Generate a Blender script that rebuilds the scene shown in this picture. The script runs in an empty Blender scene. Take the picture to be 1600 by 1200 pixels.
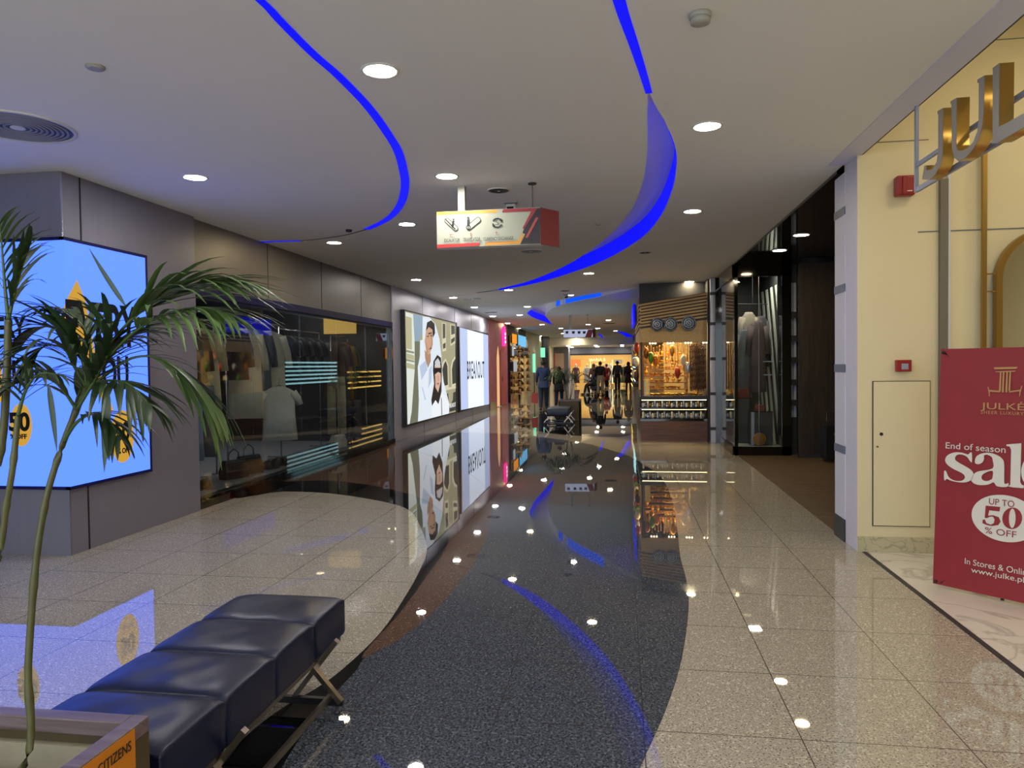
import bpy, bmesh, math, random
from mathutils import Vector, Matrix
from mathutils.geometry import tessellate_polygon
random.seed(7)
PI = math.pi
SC = bpy.context.scene
COL = SC.collection

# ------------------------------------------------------------------ camera, world, exposure
EYE = 1.6
YAW, PITCH, ROLL, FPX = 0.149758, -0.025875, -0.012410, 1130.0
H = 3.309                                   # ceiling height
cy_, sy_ = math.cos(YAW), math.sin(YAW)
FWD = Vector((-sy_ * math.cos(PITCH), cy_ * math.cos(PITCH), math.sin(PITCH)))
_r = Vector((cy_, sy_, 0)); _u = _r.cross(FWD)
RGT = _r * math.cos(ROLL) + _u * math.sin(ROLL)
UPV = -_r * math.sin(ROLL) + _u * math.cos(ROLL)
camd = bpy.data.cameras.new('camera')
camd.sensor_fit = 'HORIZONTAL'; camd.sensor_width = 36.0; camd.lens = FPX / 1600.0 * 36.0
camd.clip_start = 0.05; camd.clip_end = 300
cam = bpy.data.objects.new('camera', camd); COL.objects.link(cam)
M3 = Matrix((RGT, UPV, -FWD)).transposed()
cam.matrix_world = Matrix.Translation((0, 0, EYE)) @ M3.to_4x4()
SC.camera = cam

w = bpy.data.worlds.new('world'); SC.world = w; w.use_nodes = True
w.node_tree.nodes['Background'].inputs[0].default_value = (0.80, 0.90, 1.0, 1)   # bluish sky fill added through a made-up open end behind the viewpoint
w.node_tree.nodes['Background'].inputs[1].default_value = 4.2
SC.view_settings.view_transform = 'Standard'; SC.view_settings.look = 'None'
SC.view_settings.gamma = 1; SC.view_settings.use_curve_mapping = False
SC.view_settings.exposure = 0.0
SC.cycles.use_denoising = True
SC.cycles.max_bounces = 10; SC.cycles.diffuse_bounces = 4; SC.cycles.glossy_bounces = 5
SC.cycles.transparent_max_bounces = 16; SC.cycles.sample_clamp_indirect = 6.0
SC.cycles.caustics_reflective = False; SC.cycles.caustics_refractive = False

LAMP_L = 200.0        # radiance of a downlight disc
def area_lamp(name, loc, size, power, color=(1, 0.9, 0.75), sizey=None, rot=(0, 0, 0)):
    d = bpy.data.lights.new(name, 'AREA'); d.energy = power; d.color = color; d.size = size
    if sizey: d.shape = 'RECTANGLE'; d.size_y = sizey
    o = bpy.data.objects.new(name, d); o.location = loc; o.rotation_euler = rot; COL.objects.link(o); return o
# lamps inside the shops
for x, y in ((3.2, 5.0), (4.6, 5.0), (3.2, 2.6), (4.8, 2.6), (3.4, 0.2)):
    area_lamp('lamp_gold_shop', (x, y, H + 1.05), 0.24, 15.5, (1, 0.86, 0.58))
for x, y in ((0.75, 15.75), (1.25, 15.75), (1.0, 16.6)):
    area_lamp('lamp_souvenir_stall', (x, y, 2.46), 0.2, 44, (1, 0.72, 0.33))
area_lamp('lamp_bag_shop', (2.35, 13.4, H - 0.12), 0.2, 20, (1, 0.9, 0.72))
for x in (-3.2, -1.6, 0.0):
    area_lamp('lamp_far_shop', (x, 53.4, 2.78), 0.4, 42, (1, 0.80, 0.48))

# ------------------------------------------------------------------ points from the solved camera
def ray(px, py): return FWD + RGT * ((px - 800) / FPX) - UPV * ((py - 600) / FPX)
def ZP(px, py, z=0.0):
    d = ray(px, py); t = (z - EYE) / d.z; return Vector((d.x * t, d.y * t, z))
def XP(px, py, x):
    d = ray(px, py); t = x / d.x; return Vector((x, d.y * t, EYE + d.z * t))
def YP(px, py, y):
    d = ray(px, py); t = y / d.y; return Vector((d.x * t, y, EYE + d.z * t))

# ------------------------------------------------------------------ materials
def C(h, a=1.0):
    h = h.lstrip('#'); out = []
    for i in (0, 2, 4):
        v = int(h[i:i + 2], 16) / 255.0
        out.append(v / 12.92 if v <= 0.04045 else ((v + 0.055) / 1.055) ** 2.4)
    return (out[0], out[1], out[2], a)
MATS = {}
def mat(name, col='#808080', rough=0.5, metal=0.0, spec=0.5, noise=0.0, nscale=40.0, bump=0.0, coat=0.0):
    if name in MATS: return MATS[name]
    m = bpy.data.materials.new(name); m.use_nodes = True; MATS[name] = m
    nt = m.node_tree; b = nt.nodes['Principled BSDF']
    c = C(col) if isinstance(col, str) else col
    b.inputs['Base Color'].default_value = c
    b.inputs['Roughness'].default_value = rough; b.inputs['Metallic'].default_value = metal
    b.inputs['Specular IOR Level'].default_value = spec
    b.inputs['Coat Weight'].default_value = coat
    if noise or bump:
        tc = nt.nodes.new('ShaderNodeTexCoord'); n = nt.nodes.new('ShaderNodeTexNoise')
        n.inputs['Scale'].default_value = nscale; n.inputs['Detail'].default_value = 5
        nt.links.new(tc.outputs['Object'], n.inputs['Vector'])
        if noise:
            r = nt.nodes.new('ShaderNodeMix'); r.data_type = 'RGBA'
            r.inputs[6].default_value = tuple(max(0, v * (1 - noise)) for v in c[:3]) + (1,)
            r.inputs[7].default_value = tuple(min(1, v * (1 + noise)) for v in c[:3]) + (1,)
            nt.links.new(n.outputs['Fac'], r.inputs[0]); nt.links.new(r.outputs[2], b.inputs['Base Color'])
        if bump:
            bp = nt.nodes.new('ShaderNodeBump'); bp.inputs['Strength'].default_value = bump
            bp.inputs['Distance'].default_value = 0.01
            nt.links.new(n.outputs['Fac'], bp.inputs['Height']); nt.links.new(bp.outputs['Normal'], b.inputs['Normal'])
    return m
def emit(name, col, strength=1.0):
    if name in MATS: return MATS[name]
    m = bpy.data.materials.new(name); m.use_nodes = True; MATS[name] = m
    b = m.node_tree.nodes['Principled BSDF']
    c = C(col) if isinstance(col, str) else col
    b.inputs['Base Color'].default_value = (0.004, 0.004, 0.004, 1); b.inputs['Roughness'].default_value = 0.5; b.inputs['Specular IOR Level'].default_value = 0.15
    b.inputs['Emission Color'].default_value = c; b.inputs['Emission Strength'].default_value = strength
    return m
def N(nt, t, **kw):
    n = nt.nodes.new(t)
    for k, v in kw.items(): setattr(n, k, v)
    return n
def math_n(nt, op, a, b=None):
    n = nt.nodes.new('ShaderNodeMath'); n.operation = op
    for i, v in enumerate((a, b)):
        if v is None: continue
        if isinstance(v, (int, float)): n.inputs[i].default_value = v
        else: nt.links.new(v, n.inputs[i])
    return n.outputs[0]
def mixc(nt, fac, a, b):
    n = nt.nodes.new('ShaderNodeMix'); n.data_type = 'RGBA'
    for i, v in ((0, fac), (6, a), (7, b)):
        if isinstance(v, (int, float)): n.inputs[i].default_value = v
        elif isinstance(v, tuple): n.inputs[i].default_value = v
        else: nt.links.new(v, n.inputs[i])
    return n.outputs[2]
TILE, TX, TY = 0.66, 0.745, 3.168
def granite(name, base, dark, lite, thr=0.56, scale=150.0, rough=0.07, tile=True, lthr=0.62, grout=0.8):
    m = bpy.data.materials.new(name); m.use_nodes = True; nt = m.node_tree; b = nt.nodes['Principled BSDF']
    geo = N(nt, 'ShaderNodeNewGeometry'); pos = geo.outputs['Position']
    n1 = N(nt, 'ShaderNodeTexNoise'); n1.inputs['Scale'].default_value = scale; n1.inputs['Detail'].default_value = 3
    n2 = N(nt, 'ShaderNodeTexNoise'); n2.inputs['Scale'].default_value = scale * 0.62; n2.inputs['Detail'].default_value = 2
    n3 = N(nt, 'ShaderNodeTexNoise'); n3.inputs['Scale'].default_value = 1.3; n3.inputs['Detail'].default_value = 2
    off = N(nt, 'ShaderNodeVectorMath'); off.operation = 'ADD'; off.inputs[1].default_value = (13.7, 5.1, 2.2)
    nt.links.new(pos, off.inputs[0])
    nt.links.new(pos, n1.inputs['Vector']); nt.links.new(off.outputs[0], n2.inputs['Vector']); nt.links.new(pos, n3.inputs['Vector'])
    def step(v, t, wdt=0.05):
        r = N(nt, 'ShaderNodeMapRange'); r.inputs[1].default_value = t; r.inputs[2].default_value = t + wdt
        nt.links.new(v, r.inputs[0]); return r.outputs[0]
    c = mixc(nt, step(n1.outputs['Fac'], thr), C(base), C(dark))
    c = mixc(nt, step(n2.outputs['Fac'], lthr), c, C(lite))
    if tile:
        sep = N(nt, 'ShaderNodeSeparateXYZ'); nt.links.new(pos, sep.inputs[0])
        ls = []
        for ax, o in ((0, TX), (1, TY)):
            t = math_n(nt, 'DIVIDE', math_n(nt, 'SUBTRACT', sep.outputs[ax], o), TILE)
            fr = math_n(nt, 'FRACT', math_n(nt, 'ADD', t, 100.5))
            ls.append(math_n(nt, 'LESS_THAN', math_n(nt, 'ABSOLUTE', math_n(nt, 'SUBTRACT', fr, 0.5)), 0.0042))
        g = math_n(nt, 'MAXIMUM', ls[0], ls[1])
        c = mixc(nt, math_n(nt, 'MULTIPLY', g, grout), c, C('#2c2924'))
    nt.links.new(c, b.inputs['Base Color'])
    rr = N(nt, 'ShaderNodeMapRange'); rr.inputs[3].default_value = rough * 0.7; rr.inputs[4].default_value = rough * 1.3
    nt.links.new(n3.outputs['Fac'], rr.inputs[0]); nt.links.new(rr.outputs[0], b.inputs['Roughness'])
    b.inputs['Specular IOR Level'].default_value = 0.62
    MATS[name] = m; return m
def glass(name, tint=(0.92, 0.96, 0.97), gain=1.0):
    m = bpy.data.materials.new(name); m.use_nodes = True; nt = m.node_tree
    nt.nodes.remove(nt.nodes['Principled BSDF']); out = nt.nodes['Material Output']
    tr = N(nt, 'ShaderNodeBsdfTransparent'); tr.inputs[0].default_value = tint + (1,)
    gl = N(nt, 'ShaderNodeBsdfGlossy'); gl.inputs['Roughness'].default_value = 0.005
    lw = N(nt, 'ShaderNodeLayerWeight'); lw.inputs[0].default_value = 0.5
    p = math_n(nt, 'POWER', lw.outputs['Facing'], 4.5)
    f = math_n(nt, 'MINIMUM', math_n(nt, 'MULTIPLY', math_n(nt, 'ADD', math_n(nt, 'MULTIPLY', p, 0.96), 0.04), gain), 1.0)
    mx = N(nt, 'ShaderNodeMixShader'); nt.links.new(f, mx.inputs[0]); nt.links.new(tr.outputs[0], mx.inputs[1]); nt.links.new(gl.outputs[0], mx.inputs[2])
    nt.links.new(mx.outputs[0], out.inputs[0]); MATS[name] = m; return m
def wood(name, a, b_, rough=0.45, axis='Y', scale=3.0, plank=None, spec=0.4):
    m = bpy.data.materials.new(name); m.use_nodes = True; nt = m.node_tree; b = nt.nodes['Principled BSDF']
    tc = N(nt, 'ShaderNodeNewGeometry'); mp = N(nt, 'ShaderNodeMapping')
    st = {'X': (0.6, 9, 9), 'Y': (9, 0.6, 9), 'Z': (9, 9, 0.6)}[axis]
    mp.inputs['Scale'].default_value = st; nt.links.new(tc.outputs['Position'], mp.inputs[0])
    n = N(nt, 'ShaderNodeTexNoise'); n.inputs['Scale'].default_value = scale; n.inputs['Detail'].default_value = 6; n.inputs['Distortion'].default_value = 0.6
    nt.links.new(mp.outputs[0], n.inputs['Vector'])
    r = N(nt, 'ShaderNodeMapRange'); r.inputs[1].default_value = 0.33; r.inputs[2].default_value = 0.67; nt.links.new(n.outputs['Fac'], r.inputs[0])
    c = mixc(nt, r.outputs[0], C(a), C(b_))
    if plank:
        sep = N(nt, 'ShaderNodeSeparateXYZ'); nt.links.new(tc.outputs['Position'], sep.inputs[0])
        fr = math_n(nt, 'FRACT', math_n(nt, 'DIVIDE', math_n(nt, 'ADD', sep.outputs['XYZ'.index(plank[0])], 50), plank[1]))
        c = mixc(nt, math_n(nt, 'LESS_THAN', fr, plank[2] / plank[1]), c, C(plank[3]))
    nt.links.new(c, b.inputs['Base Color']); b.inputs['Roughness'].default_value = rough; b.inputs['Specular IOR Level'].default_value = spec
    MATS[name] = m; return m
def marble(name, base='#d9d3c4', vein='#8d8a80', rough=0.12, scale=2.0):
    m = bpy.data.materials.new(name); m.use_nodes = True; nt = m.node_tree; b = nt.nodes['Principled BSDF']
    g = N(nt, 'ShaderNodeNewGeometry'); n = N(nt, 'ShaderNodeTexNoise'); n.inputs['Scale'].default_value = scale; n.inputs['Detail'].default_value = 8; n.inputs['Distortion'].default_value = 1.4
    nt.links.new(g.outputs['Position'], n.inputs['Vector'])
    a = math_n(nt, 'ABSOLUTE', math_n(nt, 'SUBTRACT', n.outputs['Fac'], 0.5))
    r = N(nt, 'ShaderNodeMapRange'); r.inputs[1].default_value = 0.0; r.inputs[2].default_value = 0.03; r.inputs[3].default_value = 0.6; r.inputs[4].default_value = 0.0
    nt.links.new(a, r.inputs[0]); nt.links.new(mixc(nt, r.outputs[0], C(base), C(vein)), b.inputs['Base Color'])
    b.inputs['Roughness'].default_value = rough; MATS[name] = m; return m
def brushed(name, base, rough=0.3, metal=0.85, var=0.12, scale=(14, 14, 0.35)):
    """sheet metal with long streaks"""
    m = bpy.data.materials.new(name); m.use_nodes = True; nt = m.node_tree; b = nt.nodes['Principled BSDF']
    g = N(nt, 'ShaderNodeNewGeometry'); mp = N(nt, 'ShaderNodeMapping'); mp.inputs['Scale'].default_value = scale
    nt.links.new(g.outputs['Position'], mp.inputs[0])
    n = N(nt, 'ShaderNodeTexNoise'); n.inputs['Scale'].default_value = 1.0; n.inputs['Detail'].default_value = 5
    nt.links.new(mp.outputs[0], n.inputs['Vector'])
    c = C(base); nt.links.new(mixc(nt, n.outputs['Fac'], tuple(v * (1 - var) for v in c[:3]) + (1,), tuple(v * (1 + var) for v in c[:3]) + (1,)), b.inputs['Base Color'])
    r = N(nt, 'ShaderNodeMapRange'); r.inputs[3].default_value = rough * 0.8; r.inputs[4].default_value = rough * 1.25
    nt.links.new(n.outputs['Fac'], r.inputs[0]); nt.links.new(r.outputs[0], b.inputs['Roughness'])
    b.inputs['Metallic'].default_value = metal; MATS[name] = m; return m

granite('granite_light', '#a8a091', '#5e5748', '#cbc4b3', thr=0.56, scale=120, rough=0.018, lthr=0.60)
granite('granite_grey', '#494e58', '#292c32', '#676c76', thr=0.51, scale=115, rough=0.018, lthr=0.575, grout=0.6)
granite('granite_black', '#111214', '#08080a', '#2a2b2e', thr=0.55, scale=130, rough=0.016, tile=False, lthr=0.64)
granite('granite_brown', '#5e473a', '#33261f', '#7c6455', thr=0.55, scale=120, rough=0.018, tile=False, lthr=0.6)
mat('ceiling_paint', '#f3f2f0', 0.85); mat('white_paint', '#cfcfdc', 0.5); mat('strip_lilac', '#dcdcf2', 0.6); mat('cream_paint', '#d8cba4', 0.6)
brushed('panel_metal', '#827f8b', 0.34, 0.35, 0.10); brushed('panel_lilac', '#bdbdcc', 0.34, 0.25, 0.06); brushed('panel_metal_dark', '#5a5c6a', 0.3, 0.4, 0.1)
brushed('header_bronze', '#7d7873', 0.42, 0.4, 0.06)
mat('black_gloss', '#08080a', 0.06, spec=0.6); mat('black_matte', '#101013', 0.55); mat('navy_trim', '#14124a', 0.5, spec=0.2)
mat('dark_grey', '#2a2a2e', 0.5); mat('mid_grey', '#6a6a70', 0.5); mat('silver', '#b5b7bb', 0.25, 1.0)
mat('strip_grey', '#6e685a', 0.5); mat('chrome_brown', '#8d8274', 0.3, 1.0); mat('gold', '#c9a65a', 0.28, 0.85); mat('gold_dull', '#a8894c', 0.35, 1.0)
mat('grey_face', '#8a857a', 0.45); mat('white_plastic', '#dcdcd8', 0.45); mat('red_plastic', '#8e1f22', 0.35)
mat('leather_navy', '#0c1430', 0.34, spec=0.4, noise=0.12, nscale=14, bump=0.05); mat('leather_black', '#0d0d10', 0.4, spec=0.5)
marble('marble_floor', '#d8d2c6', '#9b968c', 0.12, 1.4); marble('marble_base', '#b9b190', '#7d7a66', 0.2, 5)
wood('wood_dark', '#2a2420', '#3d342d', 0.4, 'Z'); wood('wood_floor', '#4a3b2c', '#6a563f', 0.35, 'X', plank=('Y', 0.2, 0.006, '#8a7a60'))
wood('wood_counter', '#4a2a18', '#6d4226', 0.4, 'X'); mat('slat_wood', '#c9a266', 0.5); mat('stone_band', '#c4a272', 0.8, noise=0.35, nscale=45)
glass('shop_glass', gain=1.35); glass('case_glass', gain=1.0)
mat('mirror', '#e6e6e0', 0.02, 1.0); mat('vent_back', '#4a4a4e', 0.5)
emit('blue_led', (0.002, 0.004, 1.0, 1), 0.95); emit('blue_cyan_led', (0.0, 0.09, 1.0, 1), 1.0)
emit('lamp_white', (1.0, 0.955, 0.90, 1), LAMP_L); emit('lamp_warm', (1.0, 0.80, 0.46, 1), LAMP_L)

# ------------------------------------------------------------------ mesh helpers
class MB:
    def __init__(self): self.b = bmesh.new()
    def box(self, c, s, rz=0.0, bev=0.0, rx=0.0, ry=0.0, mi=0):
        t = bmesh.new(); bmesh.ops.create_cube(t, size=1)
        bmesh.ops.scale(t, vec=s, verts=t.verts)
        if bev: bmesh.ops.bevel(t, geom=t.edges[:], offset=bev, segments=3, affect='EDGES', profile=0.6)
        m = Matrix.Translation(c) @ Matrix.Rotation(rz, 4, 'Z') @ Matrix.Rotation(ry, 4, 'Y') @ Matrix.Rotation(rx, 4, 'X')
        return self._add(t, m, mi)
    def _add(self, t, m, mi=0):
        bmesh.ops.transform(t, matrix=m, verts=t.verts)
        for f in t.faces: f.material_index = mi
        me = bpy.data.meshes.new('tmp'); t.to_mesh(me); t.free(); self.b.from_mesh(me); bpy.data.meshes.remove(me); return self
    def bb(self, x0, x1, y0, y1, z0, z1, bev=0.0, mi=0):
        return self.box(((x0 + x1) / 2, (y0 + y1) / 2, (z0 + z1) / 2), (abs(x1 - x0), abs(y1 - y0), abs(z1 - z0)), bev=bev, mi=mi)
    def cyl(self, c, r, h, seg=24, r2=None, axis='Z', mi=0):
        t = bmesh.new(); bmesh.ops.create_cone(t, cap_ends=True, segments=seg, radius1=r, radius2=r if r2 is None else r2, depth=h)
        m = Matrix.Translation(c)
        if axis == 'X': m = m @ Matrix.Rotation(PI / 2, 4, 'Y')
        if axis == 'Y': m = m @ Matrix.Rotation(PI / 2, 4, 'X')
        return self._add(t, m, mi)
    def bar(self, p, q, wx, wy=None):
        p, q = Vector(p), Vector(q); d = q - p; wy = wy or wx
        t = bmesh.new(); bmesh.ops.create_cube(t, size=1); bmesh.ops.scale(t, vec=(wx, wy, d.length), verts=t.verts)
        z = d.normalized(); a = Vector((0, 1, 0)) if abs(z.y) < 0.9 else Vector((1, 0, 0))
        x = a.cross(z).normalized(); y = z.cross(x)
        m = Matrix((x, y, z)).transposed().to_4x4(); m.translation = (p + q) / 2
        return self._add(t, m)
    def tube(self, pts, r, seg=8, cap=True):
        pts = [Vector(p) for p in pts]; rs = r if isinstance(r, (list, tuple)) else [r] * len(pts)
        rings = []
        for i, p in enumerate(pts):
            d = (pts[min(i + 1, len(pts) - 1)] - pts[max(i - 1, 0)]).normalized()
            a = Vector((0, 0, 1)) if abs(d.z) < 0.95 else Vector((1, 0, 0))
            x = d.cross(a).normalized(); y = x.cross(d)
            rings.append([self.b.verts.new(p + (x * math.cos(2 * PI * k / seg) + y * math.sin(2 * PI * k / seg)) * rs[i]) for k in range(seg)])
        for a, b in zip(rings, rings[1:]):
            for k in range(seg): self.b.faces.new((a[k], a[(k + 1) % seg], b[(k + 1) % seg], b[k]))
        if cap:
            self.b.faces.new(rings[0][::-1]); self.b.faces.new(rings[-1])
        return self
    def lathe(self, prof, c=(0, 0, 0), seg=24, axis='Z', cap=True, sx=1.0, sy=1.0):
        c = Vector(c); rings = []
        for (r, z) in prof:
            ring = []
            for k in range(seg):
                a = 2 * PI * k / seg; v = Vector((r * math.cos(a) * sx, r * math.sin(a) * sy, z))
                if axis == 'Y': v = Vector((v.x, v.z, v.y))
                if axis == 'X': v = Vector((v.z, v.x, v.y))
                ring.append(self.b.verts.new(c + v))
            rings.append(ring)
        for a, b in zip(rings, rings[1:]):
            for k in range(seg): self.b.faces.new((a[k], a[(k + 1) % seg], b[(k + 1) % seg], b[k]))
        if cap:
            self.b.faces.new(rings[0][::-1]); self.b.faces.new(rings[-1])
        return self
    def ball(self, c, s, seg=12, rings=8, rz=0.0):
        t = bmesh.new(); bmesh.ops.create_uvsphere(t, u_segments=seg, v_segments=rings, radius=1)
        s = (s, s, s) if isinstance(s, (int, float)) else s
        bmesh.ops.scale(t, vec=s, verts=t.verts)
        return self._add(t, Matrix.Translation(c) @ Matrix.Rotation(rz, 4, 'Z'))
    def poly(self, pts):
        vs = [self.b.verts.new(p) for p in pts]
        try: self.b.faces.new(vs)
        except ValueError: pass
        return self
    def loft(self, rings, cap=True):
        R_ = [[self.b.verts.new(p) for p in r] for r in rings]
        for a, b in zip(R_, R_[1:]):
            n = len(a)
            for k in range(n): self.b.faces.new((a[k], a[(k + 1) % n], b[(k + 1) % n], b[k]))
        if cap: self.b.faces.new(R_[0][::-1]); self.b.faces.new(R_[-1])
        return self
    def mesh(self, name, smooth=False):
        bmesh.ops.recalc_face_normals(self.b, faces=self.b.faces)
        me = bpy.data.meshes.new(name); self.b.to_mesh(me); self.b.free()
        if smooth:
            for p in me.polygons: p.use_smooth = True
        return me

def ob(name, mb, m, parent=None, smooth=False, subd=0, mods=None):
    me = mb if isinstance(mb, bpy.types.Mesh) else mb.mesh(name, smooth)
    for x in (m if isinstance(m, (list, tuple)) else [m]):
        me.materials.append(MATS[x] if isinstance(x, str) else x)
    o = bpy.data.objects.new(name, me); COL.objects.link(o)
    if parent: o.parent = parent
    if subd:
        s = o.modifiers.new('s', 'SUBSURF'); s.levels = subd; s.render_levels = subd
    return o
def tag(o, label, cat, group=None):
    o['label'] = label; o['category'] = cat
    if group: o['group'] = group
    return o
def thing(name, label, cat, loc=(0, 0, 0), rz=0.0, group=None):
    o = bpy.data.objects.new(name, None); o.empty_display_size = 0.1; COL.objects.link(o)
    o.location = loc; o.rotation_euler = (0, 0, rz); return tag(o, label, cat, group)
def struct(name, mb, m, parent=None, smooth=False):
    o = ob(name, mb, m, parent, smooth)
    o['kind'] = 'structure'; return o
def dup(o, loc, rz=None, label=None, group=None, scale=None):
    c = o.copy(); COL.objects.link(c); c.location = loc
    if rz is not None: c.rotation_euler = (0, 0, rz)
    if scale: c.scale = scale
    if label: c['label'] = label
    if group: c['group'] = group
    def kids(src, dst):
        for ch in list(src.children):
            d = ch.copy(); COL.objects.link(d); d.parent = dst; kids(ch, d)
    kids(o, c); return c
def curve_mesh(splines, depth=0.0, name='flat', res=1):
    """filled 2D outline(s), inner outlines are holes"""
    cu = bpy.data.curves.new(name, 'CURVE'); cu.dimensions = '2D'; cu.fill_mode = 'BOTH'; cu.extrude = depth / 2
    for pts in splines:
        s = cu.splines.new('POLY'); s.points.add(len(pts) - 1)
        for p, q in zip(s.points, pts): p.co = (q[0], q[1], 0, 1)
        s.use_cyclic_u = True
    o = bpy.data.objects.new(name, cu); COL.objects.link(o)
    dg = bpy.context.evaluated_depsgraph_get(); me = bpy.data.meshes.new_from_object(o.evaluated_get(dg))
    bpy.data.objects.remove(o); bpy.data.curves.remove(cu); me.name = name; me.materials.clear(); return me
def text_mesh(body, depth=0.002, spacing=1.0, bold=0.0):
    cu = bpy.data.curves.new('txt', 'FONT'); cu.body = body; cu.size = 1; cu.extrude = depth / 2; cu.resolution_u = 4; cu.space_character = spacing; cu.offset = bold
    o = bpy.data.objects.new('txt', cu); COL.objects.link(o)
    dg = bpy.context.evaluated_depsgraph_get(); me = bpy.data.meshes.new_from_object(o.evaluated_get(dg))
    bpy.data.objects.remove(o); bpy.data.curves.remove(cu); me.materials.clear(); return me
def frame_m(origin, xd, yd):
    x = Vector(xd).normalized(); y = Vector(yd).normalized(); z = x.cross(y)
    m = Matrix((x, y, z)).transposed().to_4x4(); m.translation = Vector(origin); return m
def lettering(name, body, m, parent, origin, xd, yd, w_, h_=None, depth=0.003, spacing=1.0, bold=0.0):
    me = text_mesh(body, depth, spacing, bold)
    xs = [v.co.x for v in me.vertices]; ys = [v.co.y for v in me.vertices]
    cx, cyy = (min(xs) + max(xs)) / 2, (min(ys) + max(ys)) / 2
    sx = w_ / max(1e-6, max(xs) - min(xs)); sy = (h_ / max(1e-6, max(ys) - min(ys))) if h_ else sx
    for v in me.vertices: v.co.x = (v.co.x - cx) * sx; v.co.y = (v.co.y - cyy) * sy
    me.transform(frame_m(origin, xd, yd)); me.name = name
    return ob(name, me, m, parent)
def flat(name, splines, m, parent, origin, xd, yd, depth=0.004):
    me = curve_mesh(splines, depth, name); me.transform(frame_m(origin, xd, yd)); return ob(name, me, m, parent)
def smooth_pts(pts, n=6, closed=True):
    """Catmull-Rom through the points"""
    out = []; L = len(pts)
    for i in range(L if closed else L - 1):
        g = (lambda k: pts[k % L]) if closed else (lambda k: pts[max(0, min(L - 1, k))])
        p0, p1, p2, p3 = (Vector(g(i - 1)), Vector(g(i)), Vector(g(i + 1)), Vector(g(i + 2)))
        for k in range(n):
            t = k / n
            out.append(0.5 * ((2 * p1) + (p2 - p0) * t + (2 * p0 - 5 * p1 + 4 * p2 - p3) * t * t + (3 * p1 - p0 - 3 * p2 + p3) * t ** 3))
    if not closed: out.append(Vector(pts[-1]))
    return out
def ell(cx, cy, rx, ry=None, n=32):
    ry = ry or rx; return [(cx + rx * math.cos(2 * PI * k / n), cy + ry * math.sin(2 * PI * k / n)) for k in range(n)]
def rect(x0, y0, x1, y1): return [(x0, y0), (x1, y0), (x1, y1), (x0, y1)]
def print_mesh(name, layers, parent, origin, xd, yd, step=0.0012):
    """a flat print: (material, [outlines]) layers, one mesh"""
    b = bmesh.new(); mats = []; k = 0
    for mname, polys in layers:
        if mname not in mats: mats.append(mname)
        mi = mats.index(mname); k += 1
        for pl in polys:
            vs = [b.verts.new((p[0], p[1], k * step)) for p in pl]
            for t in tessellate_polygon([[Vector((p[0], p[1], 0)) for p in pl]]):
                try:
                    f = b.faces.new([vs[i] for i in t]); f.material_index = mi; f.normal_update()
                    if f.normal.z < 0: f.normal_flip()
                except ValueError: pass
    me = bpy.data.meshes.new(name); b.to_mesh(me); b.free(); me.transform(frame_m(origin, xd, yd))
    return ob(name, me, mats, parent)

# ================================================================== THE SETTING
V = Vector
def fpts(px, z=0.0): return [ZP(x, y, z) for x, y in px]
struct('floor', MB().bb(-13, 9, -14, 62, -0.2, 0.0), 'granite_light')
def inlay(name, px, m, z, n=5):
    p = [(v.x, v.y) for v in smooth_pts([ZP(x, y).to_2d() for x, y in px], n)]
    me = curve_mesh([p], 0.0, name); me.transform(Matrix.Translation((0, 0, z)))
    me.materials.append(MATS[m]); o = bpy.data.objects.new(name, me); COL.objects.link(o); o['kind'] = 'structure'; return o
D_LEFT = [(200, 1400), (340, 1200), (385, 1150), (440, 1107), (520, 1058), (594, 989), (633, 932), (655, 893), (667, 859), (658, 826), (639, 797), (594, 783), (515, 771), (442, 768), (380, 770)]
D_FAR = [(612, 692), (640, 684), (678, 678), (720, 676), (760, 677), (805, 679), (860, 685), (910, 692), (950, 702), (985, 714), (1020, 735), (1036, 750), (1050, 780), (1058, 825), (1063, 870), (1072, 905), (1076, 950), (1065, 1030), (1040, 1110), (1000, 1200), (920, 1400)]
inlay('floor_inlay', D_LEFT + D_FAR, 'granite_black', 0.0008)
BR_G = [(571, 1028), (622, 1000), (678, 955), (723, 904), (754, 854), (765, 820), (768, 790), (757, 760), (725, 735), (680, 715), (640, 702), (606, 698)]
inlay('floor_inlay', [(442, 752), (515, 751), (594, 761), (655, 778), (690, 800), (703, 828), (695, 859), (672, 893), (627, 955), (574, 1014)] + BR_G + [(560, 712), (480, 739)], 'granite_brown', 0.0014)
inlay('floor_inlay', [(440, 1200), (500, 1110), (555, 1050)] + BR_G + D_FAR[1:] + [(330, 1400)], 'granite_grey', 0.0020)
inlay('floor_inlay', [(804, 660), (812, 666), (835, 672), (860, 677), (890, 680), (920, 682), (950, 683), (975, 682), (990, 675), (985, 660), (960, 648), (930, 643), (890, 640), (845, 643), (818, 651)], 'granite_black', 0.0008)
inlay('floor_inlay', [(893, 641), (905, 634), (935, 628), (965, 622), (983, 617), (985, 613), (975, 609), (955, 608), (935, 611), (910, 620)], 'granite_black', 0.0008)
struct('floor_marble', MB().bb(2.02, 8, -3, 6.38, 0.0, 0.003), 'marble_floor')
struct('floor_wood', MB().bb(1.97, 6, 7.0, 13.2, 0.0, 0.003), 'wood_floor')
struct('trim_1', MB().bb(1.985, 2.02, -3, 6.4, 0.0, 0.004), 'dark_grey')
struct('trim_25', MB().bb(1.982, 1.996, -3, 6.4, H - 0.004, H + 0.012), 'dark_grey')

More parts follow.
